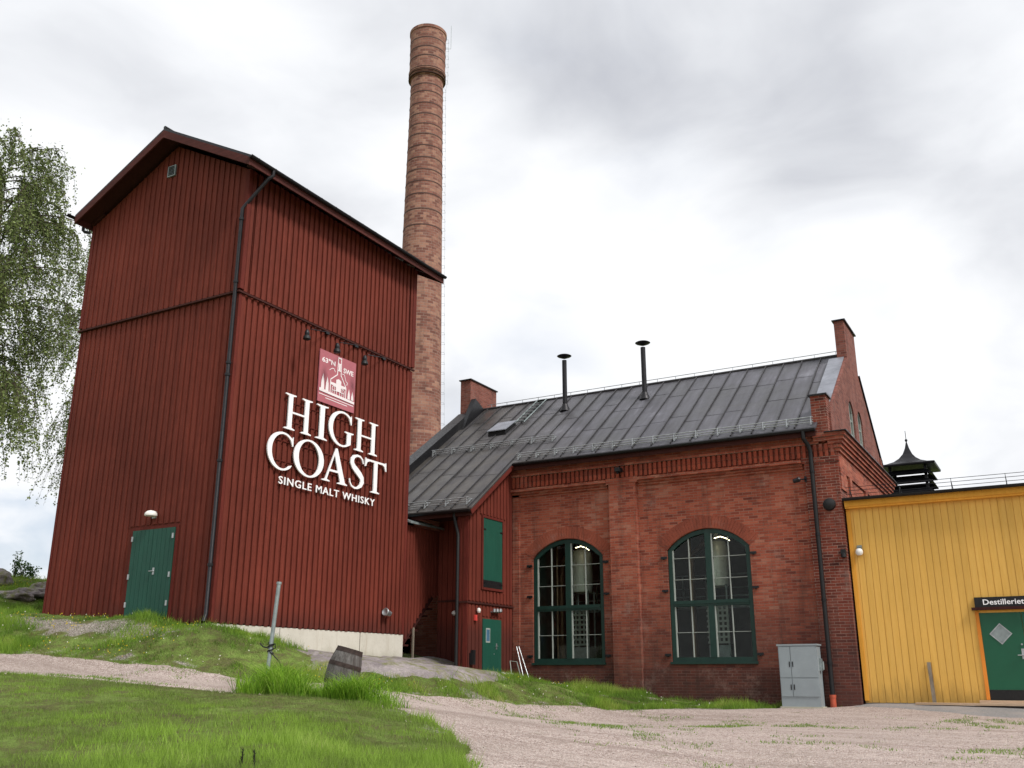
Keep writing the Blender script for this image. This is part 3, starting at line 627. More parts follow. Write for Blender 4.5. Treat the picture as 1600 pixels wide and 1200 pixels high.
b = MB(); b.box(TX1+.031, TX1+.0335, 21.15, 21.165, .2, 1.12); b.nxt(); b.box(TX1+.031, TX1+.0335, 18.05, 18.062, .2, 1.12); b.build('joint', 'rust', tw)
# roof
b = MB(); OX, OYf, OYb = 3.34, 15.27, 24.0; th = .07
for s in (-1, 1):
    a0 = (TC, RZ); a1 = (TC+s*OX, RZ-RSL*OX)
    b.prism([[(a0[0], a0[1]), (a1[0], a1[1]), (a1[0], a1[1]-th), (a0[0], a0[1]-th)]], FX, OYf, OYb)
for k in range(15):    # standing seams
    yk = OYf+.3+k*.6
    for s in (-1, 1): b.bar((TC, yk, RZ+.01), (TC+s*OX, yk, RZ-RSL*OX+.01), .02, .05)
b.tube([(TC, OYf, RZ+.02), (TC, OYb, RZ+.02)], .05)
rf = b.build('roof', 'pipe_metal', tw)
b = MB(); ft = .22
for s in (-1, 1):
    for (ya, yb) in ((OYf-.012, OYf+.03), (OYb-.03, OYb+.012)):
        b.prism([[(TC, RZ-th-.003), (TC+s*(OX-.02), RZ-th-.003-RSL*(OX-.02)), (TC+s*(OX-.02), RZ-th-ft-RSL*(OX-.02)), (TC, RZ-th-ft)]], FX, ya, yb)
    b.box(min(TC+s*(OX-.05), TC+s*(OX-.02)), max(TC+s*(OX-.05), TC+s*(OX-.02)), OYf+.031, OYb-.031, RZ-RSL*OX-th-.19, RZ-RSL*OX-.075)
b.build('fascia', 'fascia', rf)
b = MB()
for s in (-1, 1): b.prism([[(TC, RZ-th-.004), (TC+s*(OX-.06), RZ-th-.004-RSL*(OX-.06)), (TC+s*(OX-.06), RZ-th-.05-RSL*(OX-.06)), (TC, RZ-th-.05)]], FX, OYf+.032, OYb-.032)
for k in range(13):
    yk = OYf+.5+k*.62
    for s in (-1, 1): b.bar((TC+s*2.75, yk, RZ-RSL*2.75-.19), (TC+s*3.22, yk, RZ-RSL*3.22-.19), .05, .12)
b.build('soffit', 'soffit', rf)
def gutter(p0, p1, r=.065):
    b = MB(); p0 = Vector(p0); p1 = Vector(p1); d = (p1-p0).normalized(); side_ = d.cross(Vector((0, 0, 1))).normalized()
    prof = [(math.cos(t), -math.sin(t)) for t in np.linspace(0, math.pi, 9)]; vs = []
    for p in (p0, p1):
        for (c, s) in prof: vs.append(p+side_*c*r+Vector((0, 0, s*r)))
        for (c, s) in prof[::-1]: vs.append(p+side_*c*(r-.008)+Vector((0, 0, s*(r-.008))))
    n = 18; b.add(vs, [(i, (i+1) % n, n+(i+1) % n, n+i) for i in range(n)]+[tuple(range(n)), tuple(range(n, 2*n))[::-1]]); return b
EZr = RZ-RSL*OX
g = gutter((TC+OX+.03, OYf-.06, EZr-.04), (TC+OX+.03, OYb+.03, EZr-.04)); g.build('gutter', 'pipe_metal', tw)
g = gutter((TC-OX-.03, OYf-.25, EZr-.06), (TC-OX-.03, OYb, EZr-.02)); g.build('gutter', 'pipe_metal', tw)
pcx, pcy = TX1-.02, TY0-.115
b = MB(); b.tube([(TC+OX+.03, 16.05, EZr-.08), (TC+OX+.03, 16.05, EZr-.22), (TC+OX-.05, 15.98, EZr-.32), (pcx+.09, pcy+.06, EZr-.98), (pcx, pcy, EZr-1.14), (pcx, pcy, 8.9), (pcx, pcy, 1.32), (pcx+.05, pcy-.10, 1.14)], .046, 10)
dp_ = b.build('drainpipe', 'pipe_metal', tw, smooth=True)
b = MB()
for z in (11., 9.3, 7.2, 6.9, 4.8, 2.4): b.nxt(); b.tube([(pcx, pcy, z-.03), (pcx, pcy, z+.03)], .064, 10)
b.build('pipe_clamp', 'dark_metal', dp_)
b = MB(); b.tube([(TC-OX-.03, 15.6, EZr-.1), (TC-OX-.03, 15.6, EZr-.33), (TC-OX+.02, 15.62, EZr-.38), (TX0-.12, 15.72, EZr-.4)], .045, 8); b.build('drainpipe', 'pipe_metal', tw)
# door
b = MB()
for k in range(10):
    a = DX0+.01+k*.1456; b.box(a, a+.138 if k != 4 else a+.134, TY0-.05, TY0-.005, DZ0, DZ1)
b.box(DX0+.01, DX1-.01, TY0-.006, TY0-.002, DZ0, DZ1)
dr = b.build('door', 'green', tw)
b = MB()
for sx_ in (DX0+.03, DX1-.05):
    for z in (1.55, 2.2, 3.1): b.nxt(); b.box(sx_-.03, sx_+.02, TY0-.07, TY0-.0505, z, z+.12)
b.build('hinge', 'galv', dr)
b = MB(); b.box(-18.66, -18.60, TY0-.062, TY0-.0505, 2.28, 2.44); b.tube([(-18.63, TY0-.06, 2.36), (-18.63, TY0-.10, 2.36), (-18.74, TY0-.10, 2.36)], .011); b.build('handle', 'galv', dr)
b = MB(); b.box(DX0-.07, DX0, TY0-.035, TY0-.001, 1.2, DZ1+.07); b.box(DX1, DX1+.07, TY0-.035, TY0-.001, 1.2, DZ1+.07); b.box(DX0, DX1, TY0-.035, TY0-.001, DZ1+.003, DZ1+.07); b.build('door_frame', 'red_trim', tw)
b = MB(); b.box(DX0, DX1, TY0-.14, TY0-.003, 1.12, 1.27); b.build('door_gap_shade', 'black', tw)  # black block painted as the dark gap below the door leaves
b = MB(); b.box(-19.68, -19.38, TY0-.115, TY0-.0705, 12.98, 13.30); vt = b.build('vent', 'galv_dull', tw)
b = MB()
for k in range(6): b.box(-19.64, -19.42, TY0-.128, TY0-.1155, 13.015+k*.045, 13.04+k*.045)
b.build('slat', 'dark_metal', vt)
# lamp above the tower door
b = MB(); q = Matrix.Rotation(0, 4, 'X')
b.lathe([(.14, 0), (.15, .02), (.14, .07), (.10, .115), (.04, .135), (.004, .14)], (-18.81, TY0-.15, 3.66), 20); 
t = thing('wall_lamp', (-18.81, TY0-.03, 3.66), 'white dome lamp above the green double door of the red tower', 'lamp')
b.build('lamp_shade', 'lamp_glass', t, smooth=True); b = MB(); b.box(-18.87, -18.75, TY0-.06, TY0-.0245, 3.62, 3.78); b.build('bracket', 'galv', t)

# ------------------------------------------------------------------ lettering
def arc(cx, cy, rx, ry, a0, a1, n=24): return [(cx+rx*math.cos(R(a0+(a1-a0)*i/n)), cy+ry*math.sin(R(a0+(a1-a0)*i/n))) for i in range(n+1)]
def crescent(x, wd_, a0=48, a1=-52, ser=True):
    """C-like stroke, thick on the left, thin at the ends"""
    o = arc(x+.56*wd_, .5, .56*wd_, .53, a0, 360+a1, 40); i = arc(x+.585*wd_, .5, .42*wd_, .475, 360+a1+3, a0-3, 40); return o, i
def L_H(x):
    p = [(0,0),(.38,0),(.38,.03),(.27,.06),(.27,.47),(.73,.47),(.73,.06),(.62,.03),(.62,0),(1.0,0),(1.0,.03),(.88,.06),(.88,.94),(1.0,.97),(1.0,1),(.62,1),(.62,.97),(.73,.94),(.73,.52),(.27,.52),(.27,.94),(.38,.97),(.38,1),(0,1),(0,.97),(.12,.94),(.12,.06),(0,.03)]
    return [[(x+a*1.03, b_) for a, b_ in p]]
def L_I(x):
    p = [(0,0),(.44,0),(.44,.03),(.305,.06),(.305,.94),(.44,.97),(.44,1),(0,1),(0,.97),(.135,.94),(.135,.06),(0,.03)]
    return [[(x+a*1.1, b_) for a, b_ in p]]
def L_T(x):
    p = [(.30,0),(.70,0),(.70,.03),(.58,.06),(.58,.94),(.80,.94),(.90,.90),(.96,.76),(1,.76),(.985,1.03),(.96,1.03),(.95,1),(.05,1),(.04,1.03),(.015,1.03),(0,.76),(.04,.76),(.10,.90),(.20,.94),(.42,.94),(.42,.06),(.30,.03)]
    return [[(x+a*1.02, b_) for a, b_ in p]]
def L_O(x):
    o = arc(x+.6, .5, .6, .535, 0, 360, 40)[:-1]; i = []
    for a, b_ in arc(0, 0, .41, .49, 0, 360, 40)[:-1]: t_ = R(8); i.append((x+.6+a*math.cos(t_)-b_*math.sin(t_)*.6, .5+a*math.sin(t_)*.4+b_*math.cos(t_)))
    return [o, i[::-1]]
def L_C(x):
    o, i = crescent(x, .96); return [o+[(x+.93, .17), (x+.95, .20)][:1]+i+[(x+.90, .70), (x+.935, .70), (x+.93, .97)]]
def L_G(x):
    o = arc(x+.58, .5, .58, .53, 50, 292, 40); i = arc(x+.60, .5, .43, .475, 284, 50, 40)
    return [o+[(x+.98, .10), (x+.98, .40), (x+1.09, .43), (x+1.09, .46), (x+.71, .46), (x+.71, .43), (x+.81, .40), (x+.81, .08)]+i+[(x+.95, .70), (x+.985, .70), (x+.98, .98)]]
def L_A(x):
    o = [(0,0),(.33,0),(.33,.03),(.21,.06),(.30,.31),(.68,.31),(.775,.06),(.66,.03),(.66,0),(1.08,0),(1.08,.03),(.98,.06),(.60,1.03),(.54,1.03),(.14,.06),(0,.03)]
    hol = [(.325,.37),(.655,.37),(.495,.82)]; return [[(x+a*1.02, b_) for a, b_ in o], [(x+a*1.02, b_) for a, b_ in hol][::-1]]
def L_S(x):
    cl = [(.60,.80,.018),(.56,.92,.022),(.45,.995,.028),(.33,1.00,.035),(.20,.95,.05),(.13,.85,.066),(.13,.74,.075),(.20,.64,.085),(.33,.545,.093),(.46,.45,.092),(.56,.35,.082),(.58,.23,.072),(.52,.11,.055),(.40,.03,.035),(.27,.005,.028),(.14,.05,.024),(.07,.15,.02),(.05,.26,.016)]
    Lf, Rt = [], []
    for i in range(len(cl)):
        a = cl[max(i-1, 0)]; c_ = cl[min(i+1, len(cl)-1)]; dx, dy = c_[0]-a[0], c_[1]-a[1]; l = math.hypot(dx, dy); nx, ny = -dy/l, dx/l; p = cl[i]
        Lf.append((x+p[0]+nx*p[2], p[1]+ny*p[2])); Rt.append((x+p[0]-nx*p[2], p[1]-ny*p[2]))
    return [Lf+Rt[::-1]]
LX = TX1+.09
sg = thing('lettering_sign', (LX, 19.5, 4.5), 'large white raised lettering HIGH COAST SINGLE MALT WHISKY on the red tower', 'sign')
def word(letters, base, size):
    for fn_, u0, u1 in letters:
        lp = fn_(0); xs = [p[0] for l in lp for p in l]; a0, a1 = min(xs), max(xs)
        lp = [[(u0+(p[0]-a0)/(a1-a0)*(u1-u0), base+p[1]*size) for p in l] for l in lp]
        b = MB(); b.prism(lp, FY, LX, LX+.035); b.build('letter', 'white', sg)
word([(L_H, 17.60, 18.62), (L_I, 18.80, 19.26), (L_G, 19.31, 20.36), (L_H, 20.42, 21.45)], 5.985, .93)
word([(L_C, 17.08, 17.99), (L_O, 18.03, 19.19), (L_A, 19.14, 20.19), (L_S, 20.27, 20.91), (L_T, 20.93, 21.92)], 4.925, .92)
b = MB(); text_mesh(b, 'SINGLE MALT WHISKY', .2, FY, LX, LX+.02, .002, (17.57, 21.46, 4.56, 4.755), 1.14); b.build('small_lettering', 'white', sg)
b = MB()
for (z, u0, u1) in ((6.22, 17.7, 21.35), (6.72, 17.7, 21.35), (5.15, 17.25, 21.7), (5.66, 17.25, 21.4)): b.nxt(); b.box(TX1+.047, TX1+.07, u0, u1, z-.007, z+.007)
b.build('mounting_rail', 'red_trim', sg)
# emblem
em = thing('emblem_sign', (TX1+.05, 19.6, 7.1), 'rose red square sign with chimney and factory drawing and 63°N SWE', 'sign')
EU0, EU1, EV0, EV1 = 18.84, 20.38, 7.02, 8.48
b = MB(); b.box(TX1+.047, TX1+.077, EU0, EU1, EV0, EV1); b.build('panel', 'emblem', em)
b = MB(); eu = lambda u: EU0+u*(EU1-EU0); ev = lambda v: EV0+v*(EV1-EV0); e0, e1_ = TX1+.0775, TX1+.081
def poly(*p, lift=0): b.prism([[(eu(a), ev(c_)) for a, c_ in p]], FY, e0+lift, e1_+lift)
def line(pts_, wd_, lift=0):
    for (a, c_) in zip(pts_, pts_[1:]):
        dx, dy = c_[0]-a[0], c_[1]-a[1]; l = math.hypot(dx, dy); nx, ny = -dy/l*wd_/2, dx/l*wd_/2; b.prism([[(eu(a[0]+nx), ev(a[1]+ny)), (eu(a[0]-nx), ev(a[1]-ny)), (eu(c_[0]-nx), ev(c_[1]-ny)), (eu(c_[0]+nx), ev(c_[1]+ny))]], FY, e0+lift, e1_+lift)
text_mesh(b, '63°N', .2, FY, e0, e1_, .006, (eu(.06), eu(.42), ev(.77), ev(.87)))
text_mesh(b, 'SWE', .2, FY, e0, e1_, .006, (eu(.65), eu(.93), ev(.71), ev(.81)))
line([(.50,.97),(.49,.62)], .018); line([(.58,.97),(.59,.62)], .018, .0012); line([(.49,.965),(.59,.965)], .025, .0024); line([(.50,.85),(.58,.85)], .018, .0024); line([(.50,.72),(.585,.72)], .025, .0024); poly((.515,.73),(.565,.73),(.565,.86),(.515,.86), lift=.0036)
line([(.49,.63),(.31,.49),(.31,.20)], .02, .0048); line([(.59,.63),(.74,.43),(.74,.20)], .02, .0048)
line([(.31,.42),(.74,.42)], .05, .006); poly((.46,.30),(.60,.30),(.60,.52),(.53,.55),(.46,.52), lift=.0072)
for u in (.36, .57): line([(u,.22),(u,.35),(u+.03,.385),(u+.09,.385),(u+.12,.35),(u+.12,.22)], .014, .0084); line([(u+.06,.22),(u+.06,.38)], .012, .0096); line([(u,.30),(u+.12,.30)], .012, .0108)
poly((.02,.20),(.98,.165),(.98,.215),(.74,.225),(.31,.235),(.02,.26), lift=.012)
for (u, s_) in ((.10, 1), (.22, .95), (.82, .8), (.92, .75)):
    poly((u-.045*s_,.23),(u+.045*s_,.23),(u+.035*s_,.38*s_+.02),(u,.54*s_),(u-.035*s_,.38*s_+.02), lift=.0132)
line([(.03,.15),(.97,.13)], .014); line([(.2,.10),(.8,.09)], .014); 
line([(.27,.66),(.33,.71),(.39,.72),(.43,.66)], .013); line([(.62,.68),(.68,.68),(.73,.56),(.78,.54),(.76,.49)], .013)
b.build('emblem_drawing', 'emblem_white', em)
# gooseneck floodlights
GL = 'gooseneck lights over the tower sign'
for k, (my, hy, lab) in enumerate([(19.08, 17.71, 'leftmost of three black arm lights above the emblem sign on the tower'), (20.34, 18.92, 'middle one of three black arm lights above the emblem sign on the tower'), (21.64, 20.11, 'rightmost of three black arm lights above the emblem sign on the tower')]):
    hx = -16.10; t = thing('sign_light', (TX1+.05, my, 9.03), lab, 'light', GL)
    b = MB(); b.tube([(TX1+.06, my, 9.03), (hx, hy+.12, 8.62)], .014, 6); b.tube([(TX1+.06, my-.5, 9.03), ((TX1+hx)/2, (my+hy)/2, 8.8)], .008, 5); b.build('arm', 'dark_metal', t)
    b = MB(); b.lathe([(.04, 0), (.06, .03), (.065, .10), (.04, .17), (.02, .19)], (hx, hy, 8.38), 14); b.build('lamp_head', 'pipe_metal', t, smooth=True)
    b = MB(); b.lathe([(.08, -.07), (.10, -.05), (.085, .03), (.05, .06)], (hx, hy, 8.36), 14); b.build('lamp_hood', 'black', t, smooth=True)
    b = MB(); b.box(TX1+.03, TX1+.10, my-.07, my+.07, 8.96, 9.028); b.build('wall_mount', 'dark_metal', t)
t = thing('floodlight', (TX1+.03, 22.38, 1.65), 'small silver spotlight near the bottom right corner of the red tower', 'light')
b = MB(); b.tube([(TX1+.03, 22.38, 1.69), (TX1+.16, 22.36, 1.69), (TX1+.17, 22.2, 1.69)], .018); b.build('bracket', 'galv', t)
b = MB(); b.lathe([(.02, -.14), (.07, -.12), (.085, .0), (.11, .10), (.10, .11), (.05, .08)], (TX1+.18, 22.14, 1.68), 16, Matrix.Rotation(R(78), 4, 'X')); b.build('lamp_head', 'galv', t, smooth=True)

# ------------------------------------------------------------------ chimney
CX, CY = -27.9, 39.35
ch = thing('brick_chimney', (CX, CY, 1.), 'very tall round brick chimney with iron bands rising behind the red tower', 'chimney')
rad = lambda z: np.interp(z, [0, 12.5, 22.6, 29.8, 33.4, 34.2], [1.60, 1.235, 1.075, .96, .915, .905])
b = MB(); prof = [(float(rad(z)), z) for z in np.linspace(.5, 32.7, 60)]; b.lathe(prof, (CX, CY, 0), 48); b.build('shaft', 'chimney', ch, smooth=True)
b = MB(); b.lathe([(.90, 32.702), (.97, 32.75), (.97, 32.9), (1.02, 32.92), (1.02, 33.08), (1.06, 33.1), (1.06, 33.3), (1.03, 33.32), (1.03, 34.5), (1.04, 35.8), (1.08, 35.82), (1.08, 36.0), (.80, 36.0), (.8, 35.2), (.3, 35.2)], (CX, CY, 0), 48); b.build('crown', 'chimney', ch, smooth=True)
b = MB()
def band(z, extra=.012): b.nxt(); r = (float(rad(z)) if z < 32.7 else 1.03)+extra; b.lathe([(r-.03, z-.035), (r, z-.035), (r+.006, z), (r, z+.035), (r-.03, z+.035)], (CX, CY, 0), 48)
for py in [106, 118, 130, 142, 160, 177, 193, 209, 227, 246, 265, 283, 303, 327, 352]:
    p = at(665, py, 47.1); band(float(p[2])) if p[2] < 32.6 else None
for z in (33.95, 34.55, 35.15): band(z)
for z in (32.82, 33.0, 33.2): b.nxt(); b.lathe([(1.0, z-.015), (1.075, z-.015), (1.075, z+.015), (1.0, z+.015)], (CX, CY, 0), 48)
b.build('iron_band', 'band', ch, smooth=True)
b = MB(); dxr, dyr = math.cos(YAW-.5), math.sin(YAW-.5)
dxr, dyr = math.cos(R(10)), math.sin(R(10)); 
for z in np.arange(8, 35.6, .55):
    r = (float(rad(z)) if z < 32.7 else 1.04); a = R(26); p = (CX+math.cos(a)*r, CY+math.sin(a)*r); q_ = (CX+math.cos(a)*(r+.16), CY+math.sin(a)*(r+.16)); tn = (-math.sin(a)*.18, math.cos(a)*.18)
    b.tube([(p[0]-tn[0], p[1]-tn[1], z), (q_[0]-tn[0], q_[1]-tn[1], z), (q_[0]+tn[0], q_[1]+tn[1], z), (p[0]+tn[0], p[1]+tn[1], z)], .0065, 5)
b.tube([(CX+.93, CY+.45, 35.0), (CX+1.2, CY+.6, 35.0), (CX+1.2, CY+.6, 36.6)], .012, 5)
a = R(26); b.tube([(CX+math.cos(a)*(float(rad(z))+.16), CY+math.sin(a)*(float(rad(z))+.16), z) for z in (8, 16, 24, 32)]+[(CX+math.cos(a)*1.2, CY+math.sin(a)*1.2, 33), (CX+math.cos(a)*1.2, CY+math.sin(a)*1.2, 35.5)], .004, 4)
b.build('climbing_rungs', 'galv_dull', ch)

# ------------------------------------------------------------------ brick building
BX0, BX1, FY0, BYB = -19.2, -4.85, 26.5, 35.1
bb = thing('brick_building', (-12, 26.5, -.7), 'long orange-red brick distillery hall with two arched windows and grey metal roof', 'building')
def arch(x0, x1, z0, zs, zt, n=20, inset=0.):
    cx_ = (x0+x1)/2; hw = (x1-x0)/2; rise = zt-zs; rr_ = (hw*hw+rise*rise)/(2*rise); zc = zt-rr_; a = math.asin(hw/rr_)
    top = [(cx_+(rr_-inset)*math.sin(a-2*a*i/n), zc+(rr_-inset)*math.cos(a-2*a*i/n)) for i in range(n+1)]
    if inset:
        top = [(x_, z_) for x_, z_ in top if x0+inset < x_ < x1-inset]; zz = top[0][1]
        return [(x0+inset, z0+inset), (x1-inset, z0+inset), (x1-inset, zz-.02)]+top+[(x0+inset, zz-.02)]
    return [(x0, z0), (x1, z0)]+top
WIN = [(-14.26, -11.88), (-9.86, -7.44)]; WZ0, WZS, WZT = .36, 3.46, 4.02
b = MB(); b.prism([[(BX0, -1.2), (BX1-.03, -1.2), (BX1-.03, 6.40), (BX0, 6.40)]]+[arch(a, c_, WZ0, WZS, WZT) for a, c_ in WIN], FX, FY0, FY0+.38)
b.build('front_wall', 'brick', bb)
# relieving arches of upright brick
b = MB()
for a, c_ in WIN:
    cx_ = (a+c_)/2; hw = (c_-a)/2; rise = WZT-WZS; rr_ = (hw*hw+rise*rise)/(2*rise); zc = WZT-rr_; al = math.asin(hw/rr_); n = 34
    b.nxt()
    for i in range(n):
        t0 = -al+2*al*(i+.06)/n; t1 = -al+2*al*(i+.94)/n; r0, r1 = rr_+.012, rr_+.36+random.uniform(-.006, .006)
        b.prism([[(cx_+r0*math.sin(t0), zc+r0*math.cos(t0)), (cx_+r0*math.sin(t1), zc+r0*math.cos(t1)), (cx_+r1*math.sin(t1), zc+r1*math.cos(t1)), (cx_+r1*math.sin(t0), zc+r1*math.cos(t0))]], FX, FY0-.007-random.random()*.004, FY0+.02)
b.build('window_arch', 'arch_brick', bb)
b = MB(); b.box(-11.56, -10.70, FY0-.16, FY0-.001, -1.2, 5.52); b.box(-11.64, -10.62, FY0-.18, FY0-.0005, 5.521, 5.69); b.build('pilaster', 'brick', bb)
b = MB(); b.box(-5.74, BX1, FY0-.13, FY0-.001, -1.2, 5.55); b.box(-5.80, BX1+.03, FY0-.15, FY0-.0005, 5.551, 5.70); b.box(BX1-.0295, BX1, FY0, FY0+.75, -1.2, 5.55); b.build('corner_pier', 'brick_dark', bb)
b = MB(); b.box(-14.94, -14.70, FY0-.06, FY0-.001, -1.2, 5.5); b.build('end_strip', 'brick', bb)
b = MB()
for (a, c_) in ((-14.7, -11.57), (-10.69, -5.75)): b.nxt(); b.box(a, c_, FY0-.045, FY0-.0008, -1.2, .20)
b.build('plinth', 'brick_dark', bb)
# cornice
b = MB()
for (a, c_) in ((-14.94, -11.641), (-10.619, -5.801)):
    b.box(a, c_, FY0-.12, FY0-.001, 5.50, 5.57); b.box(a, c_, FY0-.23, FY0-.001, 5.572, 5.66); b.box(a, c_, FY0-.06, FY0-.001, 5.43, 5.498)
b.box(-14.94, BX1+.0, FY0-.055, FY0-.0012, 5.70, 6.06)
b.box(-14.94, -5.3, FY0-.17, FY0-.001, 6.062, 6.13); b.box(-14.94, -5.3, FY0-.12, FY0-.001, 6.132, 6.40)
b.build('cornice', 'brick', bb)
b = MB(); xx = -14.9
while xx < BX1-.08: b.box(xx, xx+.085, FY0-.145, FY0-.0555, 5.705, 6.055); xx += .15
b.build('dentil_band', 'brick_soldier', bb)
# gable side: stepped cornice running back, and front return at the corner
b = MB(); st = [(5.72, .03), (5.82, .08), (5.92, .13), (6.02, .18), (6.12, .23), (6.22, .28)]
for i, (z, ex) in enumerate(st):
    b.box(BX1-.2, BX1+ex, FY0+.001-ex, BYB-.2, z+.0, z+.097)
    b.box(-5.42, BX1-.2, FY0-ex-.0, FY0-.0015, z+.0, z+.097) if z > 6.1 else None
b.box(BX1-.2, BX1+.04, FY0-.05, BYB-.2, 5.30, 5.7); b.build('side_cornice', 'brick', bb)
b = MB(); b.prism([[(FY0-.34, 6.32), (BYB-.1, 6.32), (BYB-.1, 6.345), (FY0-.34, 6.345)]], FY, BX1-.25, BX1+.34); b.build('cornice_flashing', 'dark_metal', bb)
b = MB()
b.prism([[(FY0+.38, -1.2), (BYB, -1.2), (BYB, 5.7), (FY0+.38, 5.7)]], FY, BX1-.4, BX1-.002)
for y0_ in np.arange(27.6, 34.5, 2.4): b.box(BX1-.01, BX1+.06, y0_, y0_+.3, -1, 5.3)
b.box(BX1-.01, BX1+.035, FY0+.0, FY0+.75, 4.8, 5.3)
b.build('side_wall', 'brick', bb)
ES = .725; RY = 30.75; RZ2 = 9.87; roofz = lambda y: RZ2-ES*abs(y-RY)
GX0, GX1 = -5.25, -4.95
def gwin(y0, y1, z0, zs, zt): return arch(y0, y1, z0, zs, zt, 12)
gw = [(29.55, 30.35, 6.62, 7.75, 8.1), (30.95, 31.75, 6.62, 7.75, 8.1)]
b = MB()
out_ = [(26.62, 6.346), (34.95, 6.346), (34.95, 6.95), (31.95, 9.42), (31.95, 10.86), (30.2, 10.86), (30.2, roofz(30.2)+.14), (26.95, roofz(26.95)+.14), (26.62, roofz(26.7)+.05)]
b.prism([out_]+[gwin(*g_) for g_ in gw], FY, GX0, GX1); b.build('gable_wall', 'brick_gable', bb)
b = MB(); b.box(GX0-.16, GX1-.05, 26.34, 26.9, 6.346, 7.42); b.nxt(); b.box(GX0+.03, GX1+.03, 34.5, 35.0, 6.346, 7.2); b.build('shoulder_pier', 'brick_dark', bb)
b = MB(); b.box(GX0-.21, GX1+.0, 26.29, 26.95, 7.421, 7.46); b.nxt(); b.box(GX0-.05, GX1+.06, 30.14, 32.02, 10.861, 10.90); b.nxt()
b.bar((GX1-.15, 31.96, 9.46), (GX1-.15, 35.02, 6.94), .40, .05); b.build('parapet_cap', 'dark_metal', bb)
b = MB()
ny = 5
for k in range(ny):
    ya = 26.95+(30.2-26.95)*k/ny; yb_ = 26.95+(30.2-26.95)*(k+1)/ny
    b.bar((GX0-.02, ya+.01, roofz(ya)+.165), (GX0-.02, yb_-.0, roofz(yb_)+.165), .46, .02)
b.build('verge_flashing', 'flash', bb)
for g_ in gw:
    lp = gwin(*g_); ins = arch(*g_[:5], 12, inset=.06)
    b = MB(); b.prism([lp, ins], FY, GX1-.12, GX1-.05); cym = (g_[0]+g_[1])/2; b.box(GX1-.11, GX1-.06, cym-.025, cym+.025, g_[2]+.061, g_[4]-.065)
    for z in (7.05, 7.5): b.box(GX1-.105, GX1-.065, g_[0]+.061, cym-.026, z, z+.03); b.box(GX1-.105, GX1-.065, cym+.026, g_[1]-.061, z, z+.03)
    wn_ = b.build('gable_window', 'white_paint', bb); b = MB(); b.prism([ins], FY, GX1-.095, GX1-.09); b.build('pane', 'glass', wn_)
# left gable with raised verge and apex pillar
b = MB(); b.prism([[(26.5, -1), (35.0, -1), (35.0, 6.9), (31.95, 9.3), (31.95, 10.92), (30.0, 10.92), (30.0, roofz(30.0)+.02), (23.75, roofz(23.75)+.02), (23.75, roofz(23.75)-.4), (26.5, 6.2)]], FY, -19.25, -18.8); b.build('left_gable', 'brick_gable', bb)
b = MB(); b.bar((-19.02, 23.65, roofz(23.65)+.16), (-19.02, 29.99, roofz(29.99)+.16), .50, .26); b.nxt(); b.box(-19.3, -18.75, 29.94, 32.0, 10.921, 10.96); b.nxt()
b.prism([[(29.2, roofz(29.2)+.0), (30.9, roofz(30.9)+.0), (30.05, 10.15)]], FY, -18.79, -18.60); b.build('parapet_cap', 'dark_metal', bb)
b = MB(); b.box(-18.8, -5.26, BYB-.3, BYB, -1, 6.5); b.build('rear_wall', 'brick_dark', bb)
# roof: L-shaped front slope, rear slope, seams
b = MB(); XL, XM, XR = -18.79, -14.72, -5.27; YE, YA = 26.08, 23.62; t_ = .05
def slab(xa, xb, ya, yb_, mbx=b, th_=.05):
    mbx.hexa([(xa, ya, roofz(ya)-th_), (xb, ya, roofz(ya)-th_), (xb, yb_, roofz(yb_)-th_), (xa, yb_, roofz(yb_)-th_), (xa, ya, roofz(ya)), (xb, ya, roofz(ya)), (xb, yb_, roofz(yb_)), (xa, yb_, roofz(yb_))])
slab(XL, XM, YA, YE); slab(XL, XM, YE, RY); slab(XM, XR, YE, RY); slab(XL, XR, RY, 35.5)
roof = b.build('roof', 'roof', bb)
b = MB(); xx = XL+.35
while xx < XR-.1:
    ya = YA if xx < XM else YE
    b.bar((xx, ya, roofz(ya)+.024), (xx, RY, roofz(RY)+.024), .03, .05); xx += .6
xx = XL+.35
while xx < XR:   # cross welts
    for j in range(5):
        y_ = YA+.6+j*1.7+random.uniform(-.5, .5)
        if (y_ > YE+.1 or xx < XM-.6) and y_ < RY-.2: b.bar((xx+.01, y_, roofz(y_)+.004), (min(xx+.59, XR), y_, roofz(y_)-.0005), .014, .004)
    xx += .6
b.tube([(XL, RY, RZ2+.02), (XR, RY, RZ2+.02)], .05, 8); b.build('seam', 'seam', roof)
b = MB(); b.box(XM+.03, -5.3, YE+.02, YE+.05, 6.24, roofz(YE)-.055); b.box(XM+.03, -5.3, YE+.06, FY0-.2, 6.38, 6.41); b.box(XL+.03, XM-.02, YA+.04, YA+.07, roofz(YA)-.22, roofz(YA)-.055); b.build('eave_board', 'soffit', roof)
b = MB(); b.bar((XM-.02, YA+.02, roofz(YA)-.13), (XM-.02, 26.35, roofz(26.35)-.13), .03, .14); b.build('verge_board', 'red_trim', roof)
gutter((XM+.02, YE-.05, roofz(YE)-.06), (XR-.02, YE-.05, roofz(YE)-.06), .07).build('gutter', 'dark_metal', bb)
gutter((XL, YA-.05, roofz(YA)-.06), (XM-.02, YA-.05, roofz(YA)-.06), .07).build('gutter', 'dark_metal', bb)
